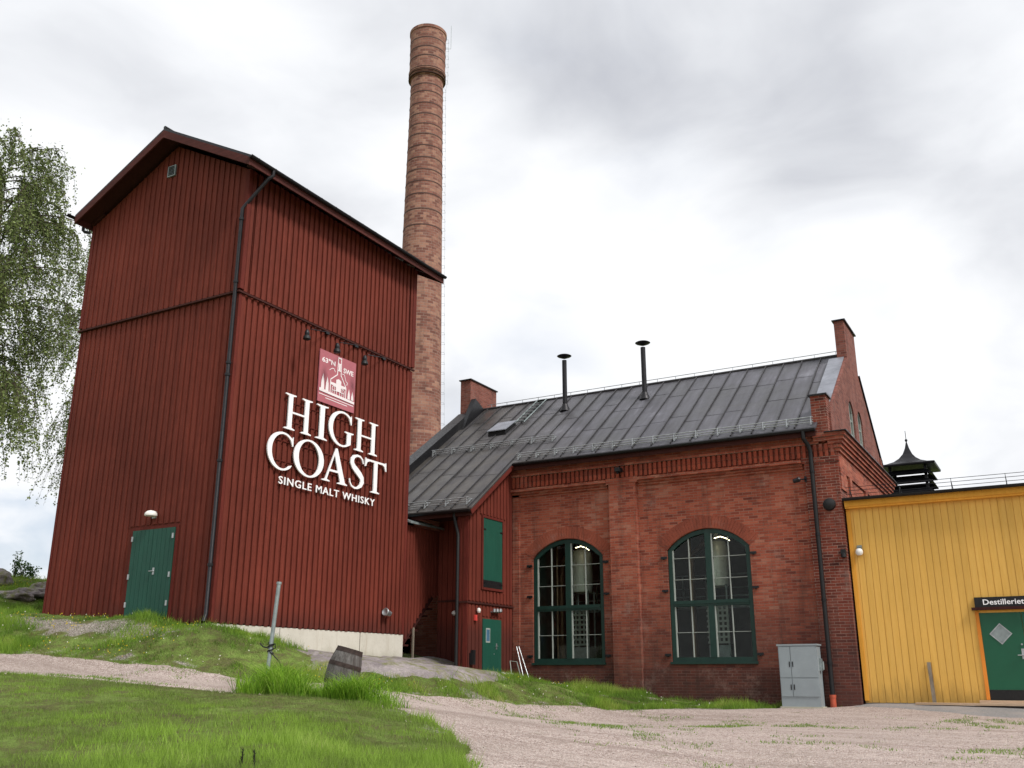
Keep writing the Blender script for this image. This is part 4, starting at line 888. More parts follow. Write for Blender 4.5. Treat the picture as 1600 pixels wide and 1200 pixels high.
def guard(xa, xb, y_, n, hgt=.22):
    b = MB(); z_ = roofz(y_)
    for k in range(n):
        x_ = xa+(xb-xa)*k/(n-1); b.bar((x_, y_-.02, z_+.02), (x_, y_+.02, z_+hgt+.02), .045, .02, (1, 0, 0)); b.bar((x_, y_+.26, roofz(y_+.26)+.015), (x_, y_+.01, z_+hgt*.9), .045, .02, (1, 0, 0)); b.bar((x_, y_-.05, roofz(y_-.05)+.025), (x_, y_+.28, roofz(y_+.28)+.025), .04, .01)
    for f_ in (.35, .65, 1.): b.tube([(xa-.06, y_+.015, z_+hgt*f_), (xb+.06, y_+.015, z_+hgt*f_)], .014, 6)
    return b
guard(XM+.1, XR-.15, 26.22, 15).build('snow_guard', 'galv', bb)
guard(-18.6, -13.9, 27.25, 7).build('snow_guard', 'galv', bb)
guard(-18.0, -15.0, 23.8, 5).build('snow_guard', 'galv', bb)
b = MB(); n = 20
for k in range(n):
    x_ = -18.3+(XR-.1+18.3)*k/(n-1); b.bar((x_, RY, RZ2+.03), (x_, RY, RZ2+.17), .025, .012)
b.tube([(-18.5, RY, RZ2+.17), (XR-.05, RY, RZ2+.17)], .012, 6); b.build('ridge_rail', 'galv', bb)
b = MB()
for x_ in (-16.25, -15.87): b.tube([(x_, 28.9, roofz(28.9)+.09), (x_, 30.7, roofz(30.7)+.09)], .022, 6)
for k in range(8): y_ = 29.0+k*.24; b.box(-16.25, -15.87, y_-.03, y_+.03, roofz(y_)+.08, roofz(y_)+.10)
b.build('roof_ladder', 'galv_dull', bb)
b = MB(); hy0, hy1 = 28.25, 29.0
b.hexa([(-16.95, hy0, roofz(hy0)), (-16.25, hy0, roofz(hy0)), (-16.25, hy1, roofz(hy1)), (-16.95, hy1, roofz(hy1)), (-16.95, hy0, roofz(hy0)+.17), (-16.25, hy0, roofz(hy0)+.17), (-16.25, hy1, roofz(hy1)+.12), (-16.95, hy1, roofz(hy1)+.12)])
hb = b.build('roof_hatch', 'black', bb); b = MB(); b.hexa([(-16.98, hy0-.04, roofz(hy0)+.172), (-16.22, hy0-.04, roofz(hy0)+.172), (-16.22, hy1, roofz(hy1)+.122), (-16.98, hy1, roofz(hy1)+.122), (-16.98, hy0-.04, roofz(hy0)+.20), (-16.22, hy0-.04, roofz(hy0)+.20), (-16.22, hy1, roofz(hy1)+.15), (-16.98, hy1, roofz(hy1)+.15)]); b.build('lid', 'flash', hb)
for (x_, z1) in ((-14.60, 10.92), (-11.56, 10.90)):
    y_ = 29.65; b = MB(); b.tube([(x_, y_, roofz(y_)-.05), (x_, y_, z1)], .085, 12); b.lathe([(.20, 0), (.11, .22), (.10, .26)], (x_, y_, roofz(y_)-.06), 12); vp = b.build('vent_pipe', 'pipe_metal', bb, smooth=True)
    b = MB(); b.lathe([(.03, -.06), (.08, -.05), (.24, .015), (.265, .035), (.22, .06), (.04, .085)], (x_, y_, z1+.13), 20); b.build('cap', 'pipe_metal', vp, smooth=True)
# downpipe at the right
b = MB(); b.tube([(-5.62, YE-.05, roofz(YE)-.10), (-5.62, YE-.05, 6.18), (-5.55, 26.2, 6.02), (-5.52, 26.27, 5.86), (-5.52, 26.27, 5.6), (-5.52, 26.27, -.55)], .058, 10); dpp = b.build('drainpipe', 'black', bb, smooth=True)
b = MB()
for z in (5.3, 3.6, 1.9, .3): b.nxt(); b.tube([(-5.52, 26.27, z-.03), (-5.52, 26.27, z+.03)], .07, 10)
b.build('pipe_clamp', 'dark_metal', dpp)
b = MB(); b.tube([(-5.52, 26.26, -.9), (-5.52, 26.26, -.5)], .075, 12); b.tube([(-5.52, 26.26, -.53), (-5.52, 26.26, -.46)], .085, 12); b.build('pipe_stub', 'rubber_red', dpp, smooth=True)
# windows
for wi, (a, c_) in enumerate(WIN):
    yf = FY0+.06; out1 = arch(a+.012, c_-.012, WZ0+.012, WZS, WZT-.012); cx_ = (a+c_)/2
    zt_ = 1.95
    b = MB()
    iw = arch(a+.012, c_-.012, WZ0+.012, WZS, WZT-.012, inset=.12); b.prism([out1, iw], FX, yf, yf+.10)
    arcz = lambda x_, ins=.12: WZT-ins-((WZT-WZS)/(((c_-a)/2)**2))*(x_-cx_)**2*.93
    b.box(cx_-.085, cx_+.085, yf-.012, yf+.09, WZ0+.133, arcz(cx_)-.002); b.box(a+.133, cx_-.086, yf-.008, yf+.09, zt_-.08, zt_+.08); b.box(cx_+.086, c_-.133, yf-.008, yf+.09, zt_-.08, zt_+.08); b.box(a+.133, c_-.133, yf-.03, yf-.0125, zt_-.015, zt_+.02)
    wn_ = b.build('window', 'green_frame', bb)
    b = MB(); b.box(a-.02, c_+.02, FY0-.07, yf-.001, WZ0-.05, WZ0+.011); b.build('sill', 'green_frame', wn_)
    b = MB()   # thin pale glazing bars
    for (x0_, x1_) in ((a+.133, cx_-.086), (cx_+.086, c_-.133)):
        xm_ = (x0_+x1_)/2
        b.box(xm_-.013, xm_+.013, yf+.02, yf+.06, WZ0+.134, zt_-.081); b.box(xm_-.013, xm_+.013, yf+.02, yf+.06, zt_+.081, arcz(xm_)-.01)
        b.box(x0_, x0_+.035, yf+.015, yf+.065, WZ0+.134, zt_-.081); b.box(x0_, x0_+.035, yf+.015, yf+.065, zt_+.081, arcz(x0_+.02)-.02)
        for z in (1.16,): b.box(x0_+.046, xm_-.019, yf+.022, yf+.058, z-.007, z+.007); b.box(xm_+.019, x1_, yf+.022, yf+.058, z-.007, z+.007)
        for z in (2.62, 3.22): b.box(x0_+.046, xm_-.019, yf+.022, yf+.058, z-.007, z+.007); b.box(xm_+.019, x1_, yf+.022, yf+.058, z-.007, z+.007)
    b.build('glazing_bar', 'white_paint', wn_)
    b = MB(); b.prism([arch(a+.012, c_-.012, WZ0+.012, WZS, WZT-.012, inset=.10)], FX, yf+.066, yf+.070); b.build('pane', 'glass', wn_)
    b = MB()
    for z in (3.25, 2.32, .56):
        b.nxt(); b.box(a-.18, a-.0, FY0-.05, FY0-.012, z-.03, z+.03); b.box(a-.12, a-.07, FY0-.03, FY0+.01, z-.05, z+.02); b.nxt(); b.box(c_, c_+.18, FY0-.05, FY0-.012, z-.03, z+.03)
        b.box(c_+.07, c_+.12, FY0-.03, FY0+.01, z-.05, z+.02)
    b.build('shutter_hinge', 'dark_metal', wn_)
# inside of the hall
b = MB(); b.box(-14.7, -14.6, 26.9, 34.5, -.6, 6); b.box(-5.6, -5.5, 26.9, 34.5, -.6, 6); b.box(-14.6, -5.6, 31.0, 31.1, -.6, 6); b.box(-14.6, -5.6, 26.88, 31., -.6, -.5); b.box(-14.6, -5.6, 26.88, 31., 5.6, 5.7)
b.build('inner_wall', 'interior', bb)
b = MB(); b.box(-14.6, -5.6, 29.6, 29.72, 2.0, 2.16); b.box(-14.6, -5.6, 29.6, 29.66, 2.35, 2.39); b.box(-14.6, -5.6, 29.6, 29.66, 2.6, 2.63)
for k in range(12): b.box(-14.3+k*.75, -14.26+k*.75, 29.6, 29.65, 2.16, 3.0)
b.box(-14.6, -5.6, 29.6, 29.64, 3.0, 3.04); b.build('gallery_rail', 'galv_dull', bb)
TKS = 'steel tanks inside the hall'
for x_, lab in ((-13.42, 'pale steel tank seen through the left arched window'), (-8.95, 'pale steel tank seen through the right arched window')):
    t = thing('steel_tank', (x_, 28.3, -.5), lab, 'tank', TKS)
    b = MB(); b.lathe([(.05, 2.5), (.30, 2.55), (.33, 2.75), (.33, 3.7), (.28, 3.85), (.1, 3.95), (.06, 4.1)], (x_, 28.3, 0), 24); b.build('vessel', 'tank', t, smooth=True)
    b = MB()
    for k in range(5):
        u = x_-.28+k*.14; b.box(u-.03, u+.03, 28.04, 28.07, .9, 2.0)
    for k in range(8): b.box(x_-.33, x_+.33, 28.0, 28.0395, .9+k*.15, .96+k*.15)
    b.build('lattice_guard', 'white_paint', t)
    b = MB()
    for (dx_, dy_) in ((-.28, -.2), (.28, -.2), (-.28, .25), (.28, .25)): b.tube([(x_+dx_, 28.3+dy_, -.5), (x_+dx_, 28.3+dy_, 2.58)], .03, 8)
    b.box(x_-.32, x_+.32, 28.05, 28.5, .3, .85); b.build('stand', 'galv_dull', t)
    b = MB(); b.tube([(x_-1.0, 28.8, -.5), (x_-1.0, 28.8, 3.1), (x_-.9, 28.7, 3.6), (x_-.4, 28.5, 3.9)], .10, 10); b.tube([(x_-.7, 27.9, -.5), (x_-.7, 27.9, 4.6)], .035, 8); b.build('copper_pipe', 'copper', t, smooth=True)
for x_, lab in ((-12.95, 'lit curved lamp glowing behind the left arched window'), (-8.45, 'lit curved lamp glowing behind the right arched window')):
    b = MB(); b.tube([(x_-.30, 27.5, 3.86), (x_-.12, 27.5, 3.90), (x_+.05, 27.5, 3.84), (x_+.16, 27.5, 3.76)], .009, 8); t = b.build('ceiling_lamp', 'lit', None, (x_, 28., 3.6), label=lab, category='lamp', group='lamps inside the hall')
# small fixtures on the brick front
b = MB(); b.box(-11.22, -11.06, 26.05, 26.30, 5.84, 5.96); b.bar((-11.14, 26.30, 5.9), (-11.14, 26.06, 5.78), .05, .05)
o = b.build('frieze_lamp', 'black', None, (-11.14, 26.3, 5.8), label='small black floodlight on the brick frieze between the two windows', category='lamp')
b = MB(); b.tube([(-5.72, FY0-.14, 5.12), (-5.80, 26.22, 5.10)], .02); b.lathe([(.03, -.12), (.06, -.1), (.07, .06), (.03, .1)], (-5.92, 26.2, 5.09), 12, Matrix.Rotation(R(75), 4, 'Y')); b.box(-5.76, -5.70, FY0-.16, FY0-.13, 5.05, 5.2)
b.build('security_camera', 'pipe_metal', None, (-5.8, 26.4, 5.0), label='dark cylindrical camera under the cornice left of the right drainpipe', category='camera')
b = MB(); b.lathe([(.04, 0), (.15, .01), (.17, .05), (.15, .11), (.08, .14), (.02, .15)], (-5.16, FY0-.131, 4.38), 20, Matrix.Rotation(R(90), 4, 'X'))
b.build('round_vent', 'black', None, (-5.16, 26.4, 4.3), smooth=True, label='round black bell cover high on the dark brick corner pier', category='vent')
b = MB(); b.box(-4.98, -4.86, FY0-.24, FY0-.131, 3.05, 3.17); b.lathe([(.03, 0), (.07, .02), (.06, .12)], (-4.92, FY0-.20, 2.95), 12)
b.build('corner_lamp', 'black', None, (-4.92, 26.37, 3.), label='small black fixture on the edge of the corner pier beside the yellow wall', category='fixture')

# ------------------------------------------------------------------ red annex between tower and brick hall
ax = thing('wooden_annex', (-15.8, 24.5, .2), 'low dark red wooden annex between the tower and the brick hall', 'building')
AX = -14.95; AY = 23.8
def vb(b, fn, u0, u1, z0f, z1f, w0, w1, sp=.2, wd_=.12, skip=None):
    u = u0
    while u < u1-.05:
        ue = min(u+wd_, u1); segs = [(z0f(u), z1f(u))]
        if skip:
            for (sa, sb, za, zb) in skip:
                if ue > sa and u < sb:
                    new = []
                    for (p, q) in segs:
                        if zb <= p or za >= q: new.append((p, q)); continue
                        if p < za: new.append((p, za))
                        if zb < q: new.append((zb, q))
                    segs = new
        for p, q in segs:
            if q-p > .03: b.prism([[(u, p), (ue, p), (ue, q), (u, q)]], fn, w0, w1)
        u += sp
top = lambda y: roofz(y)-.11
SH = (24.62, 25.76, 2.50, 4.56); DO = (24.66, 25.72, -.3, 1.60)
b = MB(); b.prism([[(AY, -.6), (26.42, -.6), (26.42, top(26.42)), (AY, top(AY))]], FY, AX-.2, AX)
vb(b, FY, AY+.06, 26.38, lambda u: 2.08, lambda u: top(u)-.02, AX, AX+.03, skip=[(SH[0]-.1, SH[1]+.1, SH[2]-.1, SH[3]+.1)])
vb(b, FY, AY+.06, 26.38, lambda u: -.5, lambda u: 1.98, AX, AX+.022, skip=[(DO[0]-.07, DO[1]+.07, DO[2], DO[3]+.07)]); b.build('side_wall', 'red', ax)
b = MB(); b.box(AX+.0, AX+.055, AY-.03, 26.42, 2.0, 2.05); b.nxt(); b.box(-15.3, AX+.055, AY-.06, AY-.031, 2.0, 2.05); b.nxt(); b.box(-16.7, -15.31, 24.95, 24.969, 2.14, 2.2); b.build('drip_ledge', 'soffit', ax)
b = MB(); b.box(-15.30, AX-.201, AY, AY+.15, -.2, top(AY)); b.nxt(); b.box(-15.06, AX+.035, AY-.03, AY-.001, -.5, 1.98); b.nxt(); b.box(-15.06, AX+.035, AY-.03, AY-.001, 2.06, top(AY)-.02); b.nxt(); b.box(-15.3, -15.15, AY-.024, AY-.001, -.2, 4.5); b.build('corner_board', 'red_trim', ax)
b = MB(); b.box(-16.75, -15.31, 25.0, 25.15, -.3, 5.2); vb(b, FX, -16.72, -15.32, lambda u: .0, lambda u: 5.1, 24.97, 25.0); b.box(-15.32, -15.3, AY+.15, 25., -.2, 4.9); b.build('recessed_wall', 'red', ax)
b = MB(); LKX = -16.75
b.prism([[(23.13, .78), (23.13, 4.3), (25.0, 4.3), (25.0, 2.35), (24.62, 2.35)]], FY, LKX-.08, LKX)
vb(b, FY, 23.14, 24.95, lambda u: min(2.3, .85+(u-23.13)*1.02), lambda u: 4.25, LKX, LKX+.025, .15, .09); b.build('link_wall', 'red', ax)
b = MB(); b.hexa([(LKX-1.5, 23.15, 4.9), (LKX+.22, 23.15, 4.32), (LKX+.22, 24.95, 4.32), (LKX-1.5, 24.95, 4.9), (LKX-1.5, 23.15, 4.96), (LKX+.22, 23.15, 4.38), (LKX+.22, 24.95, 4.38), (LKX-1.5, 24.95, 4.96)])
b.build('lean_to_roof', 'galv_dull', ax)
b = MB(); b.box(-16.74, -15.32, 23.9, 24.94, 4.6, 4.66); b.build('porch_ceiling', 'soffit', ax)
# open stair under the sloped lower edge
b = MB()
for k in range(7): b.box(LKX-1.2, LKX-.12, 23.2+k*.24, 23.45+k*.24, .6+k*.22, .65+k*.22)
b.bar((LKX-.06, 23.1, .72), (LKX-.06, 24.75, 2.3), .04, .16); b.build('stair', 'soffit', ax)
b = MB(); b.box(LKX-.02, LKX+.03, 23.72, 23.77, .35, 1.35); b.box(LKX-.02, LKX+.03, 23.771, 24.30, .40, .45); b.build('timber_prop', 'grey_wood', ax)
b = MB(); b.box(LKX-1.6, LKX-1.5, 23.1, 25., -.2, 4.2); b.build('shade_back_wall', 'black', ax)  # black sheet paints the shade inside the stair opening
b = MB(); b.box(AX+.002, AX+.03, SH[0], SH[1], SH[2], SH[3]); 
sh = b.build('shutter', 'green', ax)
b = MB()
for z in (2.62, 4.2):
    for y_ in (SH[0], SH[1]-.14): b.nxt(); b.box(AX+.031, AX+.045, y_, y_+.14, z, z+.035)
b.build('hinge', 'dark_metal', sh)
b = MB(); b.box(AX+.031, AX+.035, SH[0]+.03, SH[1]-.03, 2.51, 2.72); b.build('dark_pane', 'black', sh)
b = MB(); tz = .07
b.box(AX+.001, AX+.05, SH[0]-tz, SH[0]-.001, SH[2]-tz, SH[3]+tz); b.box(AX+.001, AX+.05, SH[1]+.001, SH[1]+tz, SH[2]-tz, SH[3]+tz); b.box(AX+.001, AX+.05, SH[0], SH[1], SH[3]+.001, SH[3]+tz); b.box(AX+.001, AX+.06, SH[0], SH[1], SH[2]-tz, SH[2]-.001); b.build('shutter_frame', 'red_trim', ax)
b = MB(); b.box(AX+.002, AX+.03, DO[0], DO[1], DO[2], DO[3]); dr = b.build('door', 'green', ax)
b = MB(); b.box(AX+.0305, AX+.034, 24.82, 25.06, .93, 1.34); b.build('door_window', 'white_paint', dr)
b = MB(); b.box(AX+.0345, AX+.037, 24.85, 25.03, .97, 1.30); b.build('notice', 'notice_blue', dr)
b = MB(); b.box(AX+.031, AX+.04, 25.40, 25.46, .75, .92); b.tube([(AX+.035, 25.43, .84), (AX+.08, 25.43, .84), (AX+.08, 25.32, .84)], .011); b.box(AX+.031, AX+.038, 25.28, 25.31, .60, .63); b.build('handle', 'galv', dr)
b = MB(); b.tube([(-15.36, AY-.12, roofz(YA)-.12), (-15.36, AY-.12, roofz(YA)-.2), (-15.22, AY-.1, roofz(YA)-.75), (-15.22, AY-.1, -.1)], .05, 10); b.build('drainpipe', 'black', ax, smooth=True)
# small fixtures around the annex
b = MB(); b.box(AX+.031, AX+.09, 24.14, 24.24, 1.52, 1.68); b.build('alarm_beacon', 'red_light', None, (AX, 24.2, 1.5), label='small red alarm light left of the green annex door', category='alarm light')
b = MB(); b.lathe([(.04, -.05), (.06, 0), (.05, .06), (.02, .08)], (AX+.10, 24.3, 1.80), 12); b.build('alarm_lamp', 'lamp_glass', None, (AX, 24.3, 1.75), label='small white lamp just above the red alarm light on the annex', category='lamp')
b = MB()
for y_ in (25.12, 25.30, 25.48): b.lathe([(.02, 0), (.055, .03), (.045, .10), (.02, .12)], (AX+.14, y_, 1.78+.05*(y_-25)), 10)
b.box(AX+.03, AX+.10, 25.08, 25.52, 1.80, 1.83); b.build('porch_lamp', 'galv', None, (AX, 25.3, 1.75), label='cluster of three small spotlights above the green annex door', category='lamp')
b = MB(); b.lathe([(.03, -.07), (.08, -.03), (.08, .03), (.03, .07)], (-16.05, 24.86, 1.80), 14); b.box(-16.09, -16.01, 24.88, 24.969, 1.76, 1.84); b.build('globe_lamp', 'lamp_glass', None, (-16.05, 24.95, 1.8), smooth=True, label='round white lamp on the shaded recessed wall beside the tower', category='lamp')
b = MB(); b.lathe([(.02, -.06), (.06, -.03), (.07, .04), (.03, .07)], (-15.70, 24.88, .96), 12); b.lathe([(.02, -.06), (.06, -.03), (.07, .04), (.03, .07)], (-15.50, 24.88, .97), 12); b.box(-15.74, -15.46, 24.92, 24.969, .93, .98); b.build('twin_spotlight', 'galv', None, (-15.6, 24.95, .9), smooth=True, label='pair of small silver spotlights low on the shaded wall beside the black drainpipe', category='lamp')
b = MB(); b.box(AX+.03, AX+.14, 23.92, 24.08, .30, .62); b.box(AX+.03, AX+.12, 23.99, 24.12, .62, .70); b.build('power_box', 'black', None, (AX, 24., .3), label='black socket box low on the annex wall left of the green door', category='socket box')
# sack truck / white metal rack against the wall
t = thing('metal_trestle', (-14.5, 26.1, -.15), 'narrow pale metal trestle leaning at the brick wall beside the annex door', 'trestle')
b = MB(); z0 = -.12
for (ya, yb_, zb) in ((25.75, 25.85, .55),): b.tube([(-14.45, 25.55, z0), (-14.55, 25.6, .42), (-14.52, 25.95, .40), (-14.38, 26.0, z0)], .014, 6)
b.build('hoop', 'white_paint', t); b = MB(); b.tube([(-14.30, 26.0, z0), (-14.75, 26.35, .85)], .013, 6); b.nxt(); b.tube([(-14.20, 26.15, z0), (-14.70, 26.4, .85)], .013, 6); b.build('leg', 'galv', t)
t = thing('hose', (-14.62, 25.3, -.1), 'small coil of pale hose lying by the foot of the green annex door', 'hose')
b = MB(); hzz = hz(-14.5, 25.35)
b.tube([(-14.5+.16*math.cos(a_), 25.35+.22*math.sin(a_), hzz+.06+.012*a_) for a_ in np.linspace(0, 11, 40)], .014, 6); b.build('coil', 'lamp_glass', t, smooth=True)

# ------------------------------------------------------------------ yellow building
yb = thing('yellow_building', (0, 26.6, -.7), 'long yellow vertical-board building with black roof edge at the right', 'building')
YW, YXL, YXR = 26.62, -4.80, 9.0
YD0, YD1 = -1.93, -.70
b = MB(); b.prism([[(YXL, -.62), (YD0, -.62), (YD0, 1.47), (YD1, 1.47), (YD1, -.62), (YXR, -.62), (YXR, 4.45), (YXL, 4.45)]], FX, YW, YW+.2)
xx = YXL+.01
while xx < YXR-.1:
    x1 = xx+.153
    if x1 > YD0-.05 and xx < YD1+.05: b.box(xx, x1, YW-.02, YW, 1.53, 4.3)
    else: b.box(xx, x1, YW-.02-random.random()*.004, YW, -.64-random.random()*.01, 4.3)
    xx += .165
b.build('front_wall', 'yellow', yb)
b = MB(); b.box(YXL-.0, YXL+.10, YW-.05, YW-.0245, -.6, 4.24); b.build('corner_board', 'yellow_trim', yb)
b = MB(); b.box(YXL, YXR, YW-.16, YW-.021, 4.25, 4.44); b.box(YXL, YXR, YW-.19, YW-.161, 4.30, 4.45); b.build('fascia', 'yellow_trim', yb)
b = MB(); b.box(YXL, YXR, YW+.2, 44, -.6, 4.44) if False else None
b.box(YXR-.2, YXR, YW+.2, 43.8, -.6, 4.4); b.box(YXL+.2, YXR-.2, 43.6, 43.8, -.6, 4.4); b.build('side_wall', 'yellow_trim', yb)
b = MB(); b.prism([[(YW-.24, 4.455), (35.2, 5.4), (44, 4.455), (44, 4.52), (35.2, 5.48), (YW-.24, 4.53)]], FY, YXL-.0, YXR+.1); b.build('roof', 'dark_metal', yb)
gutter((YXL-.02, YW-.31, 4.50), (YXR, YW-.31, 4.50), .07).build('gutter', 'black', yb)
b = MB()
for k in range(12): x_ = YXL+.15+k*1.25; b.bar((x_, YW-.05, 4.52), (x_, YW-.05, 4.84), .02, .012); b.bar((x_, YW+.25, 4.6), (x_, YW-.05, 4.75), .02, .012)
for z in (4.64, 4.74, 4.83): b.tube([(YXL+.05, YW-.05, z), (YXR, YW-.05, z)], .007, 6)
b.build('snow_guard', 'dark_metal', yb)
b = MB(); b.box(YD0, -1.02, YW-.01, YW+.04, -.32, 1.47); b.box(-1.01, YD1, YW-.01, YW+.04, -.32, 1.47); dr = b.build('door', 'green_door', yb)
b = MB(); b.box(YD0, YD1, YW-.025, YW+.03, -.55, -.321); b.build('kick_plate', 'black', dr)
dcx, dcz, dr_ = -1.51, .97, .25
b = MB(); b.prism([[(dcx-dr_, dcz), (dcx, dcz-dr_), (dcx+dr_, dcz), (dcx, dcz+dr_)], [(dcx-dr_+.03, dcz), (dcx, dcz+dr_-.03), (dcx+dr_-.03, dcz), (dcx, dcz-dr_+.03)]], FX, YW-.022, YW-.0105); b.build('window_trim', 'galv', dr)
b = MB(); r2 = dr_-.031; b.prism([[(dcx-r2, dcz), (dcx, dcz-r2), (dcx+r2, dcz), (dcx, dcz+r2)]], FX, YW-.016, YW-.0108); b.build('door_window', 'galv_dull', dr)
b = MB(); b.box(-1.12, -1.06, YW-.022, YW-.0105, .38, .62); b.tube([(-1.09, YW-.02, .47), (-1.09, YW-.07, .47), (-1.21, YW-.07, .47)], .012); b.lathe([(.022, 0), (.022, .02)], (-1.09, YW-.012, .72), 10, Matrix.Rotation(R(90), 4, 'X')); b.build('handle', 'galv', dr)
b = MB(); b.box(YD0-.08, YD0-.001, YW-.045, YW-.0005, -.55, 1.51); b.build('door_jamb', 'ochre', yb)
b = MB(); b.box(YD0-.08, YD1+.08, YW-.045, YW-.0005, 1.511, 1.53) ; b.box(YD1+.001, YD1+.08, YW-.045, YW-.0005, -.55, 1.51); b.build('door_head', 'yellow_trim', yb)
b = MB(); b.box(YD0-.14, YD1+.14, YW-.14, YW-.025, 1.535, 1.60); b.build('door_ledge', 'soffit', yb)
b = MB(); b.box(YXL, YXR, YW-.0, YW+.15, -1., -.621); b.build('footing', 'asphalt', yb)
sn = thing('door_sign', (-1.35, YW-.05, 1.6), 'black sign reading Destilleriet above the green door', 'sign')
b = MB(); b.box(-1.99, -.66, YW-.09, YW-.03, 1.602, 1.84); b.build('panel', 'black', sn)
b = MB(); text_mesh(b, 'Destilleriet', .16, FX, YW-.0905, YW-.095, .0022, (-1.80, -.90, 1.655, 1.785)); b.build('lettering', 'white', sn)
t = thing('globe_wall_lamp', (-4.55, YW-.03, 3.1), 'white globe lamp on a grey bracket at the left end of the yellow wall', 'lamp')
b = MB(); b.lathe([(.02, -.095), (.06, -.085), (.09, -.04), (.095, .0), (.085, .05), (.05, .085)], (-4.55, YW-.15, 3.10), 16); b.build('globe', 'lamp_glass', t, smooth=True)
b = MB(); b.box(-4.61, -4.49, YW-.06, YW-.025, 3.08, 3.28); b.bar((-4.55, YW-.05, 3.24), (-4.55, YW-.18, 3.22), .10, .03); b.build('bracket', 'galv_dull', t)
b = MB(); b.bar((-3.20, YW-.06, .32), (-3.16, YW-.16, -.70), .085, .03, (0, 1, 0)); b.build('weathered_board', 'grey_wood', None, (-3.18, 26.5, -.7), label='upright weathered grey board leaning against the yellow wall', category='board')
TB_ = 'loose timber boards by the yellow wall'
def zmax(*q): return max(hz(*p) for p in q)
z_ = zmax((-3.5, 26.2), (-1.5, 26.2), (.5, 26.2))+.03
b = MB(); b.box(-3.55, 1.0, 26.08, 26.30, z_, z_+.05); b.build('timber_board', 'planks', None, (-1.3, 26.2, z_), label='long low pale timber board lying on the ground under the yellow wall', category='board', group=TB_)
b = MB(); b.box(-2.15, 1.1, 26.32, 26.56, z_, z_+.11); b.build('timber_step', 'planks', None, (-.5, 26.4, z_), label='shorter thick timber step directly below the green door', category='step', group=TB_)

# roof turret behind
tr = thing('roof_turret', (-4.5, 38.8, 5.), 'black louvred ventilator turret with curved cap and spire behind the gable', 'turret')
tcx, tcy = -4.52, 38.8
b = MB(); b.box(tcx-.55, tcx+.55, tcy-.55, tcy+.55, 4.8, 6.35)
for sx_ in (-.62, .62):
    for sy_ in (-.62, .62): b.box(tcx+sx_-.05, tcx+sx_+.05, tcy+sy_-.05, tcy+sy_+.05, 4.8, 7.53)
b.build('frame', 'dark_metal', tr)
b = MB()
for k in range(5):
    z = 5.85+k*.34; 
    vs = [(tcx+sx_*r, tcy+sy_*r, zz) for (r, zz) in ((.86, z), (.62, z+.20)) for (sx_, sy_) in ((-1, -1), (1, -1), (1, 1), (-1, 1))]
    b.add(vs, [(0, 1, 5, 4), (1, 2, 6, 5), (2, 3, 7, 6), (3, 0, 4, 7)]); b.add([(x_, y_, z_2-.03) for x_, y_, z_2 in vs], [(4, 5, 1, 0), (5, 6, 2, 1), (6, 7, 3, 2), (7, 4, 0, 3)])
b.build('louvre', 'dark_metal', tr)
b = MB()
def sq(prof):
    vs = [(tcx+sx_*r, tcy+sy_*r, z) for r, z in prof for (sx_, sy_) in ((-1, -1), (1, -1), (1, 1), (-1, 1))]; n = len(prof)
    b.add(vs, [(i*4+k, i*4+(k+1) % 4, (i+1)*4+(k+1) % 4, (i+1)*4+k) for i in range(n-1) for k in range(4)]+[(3, 2, 1, 0), tuple((n-1)*4+k for k in range(4))])
sq([(.98, 7.52), (1.0, 7.56), (1.0, 7.60), (.72, 7.67), (.48, 7.78), (.30, 7.93), (.16, 8.12), (.07, 8.36), (.02, 8.6)]); b.build('cap', 'pipe_metal', tr)
b = MB(); b.tube([(tcx, tcy, 8.55), (tcx, tcy, 9.05)], .012, 6); b.lathe([(.01, 8.60), (.05, 8.65), (.05, 8.69), (.01, 8.74)], (tcx, tcy, 0), 10); b.build('spire', 'dark_metal', tr)

# ------------------------------------------------------------------ electrical cabinet
cz = min(hz(-6.9, 25.9), hz(-5.7, 25.9)); ec = thing('electrical_cabinet', (-6.25, 26.1, cz), 'grey metal electrical cabinet standing against the brick wall left of the drainpipe', 'cabinet')
b = MB(); b.box(-6.70, -5.72, 25.82, 26.22, cz-.05, .74); b.box(-6.73, -5.69, 25.79, 26.25, .741, .78); b.build('body', 'cabinet', ec)
for (a, c_, z0_, z1_) in ((-6.68, -6.40, -.04, .72), (-6.38, -5.74, -.04, .72), (-6.68, -6.40, -.50, -.06), (-6.38, -5.74, -.50, -.06)):
    b = MB(); b.box(a, c_, 25.80, 25.8195, z0_, z1_); b.build('door_panel', 'cabinet', ec)
for (x_, z0_) in ((-6.44, .22), (-6.36, .22), (-6.44, -.34), (-6.36, -.34)):
    b = MB(); b.box(x_, x_+.025, 25.792, 25.7995, z0_, z0_+.13); b.build('latch', 'dark_metal', ec)
b = MB(); b.box(-6.74, -5.68, 25.78, 26.26, cz-.12, cz+.05); b.build('plinth', 'concrete', ec)
b = MB(); b.box(-5.719, -5.66, 25.95, 26.1, .12, .42); b.tube([(-5.64, 26.02, .15), (-5.64, 26.02, .35)], .03, 8); b.build('socket', 'galv_dull', ec)

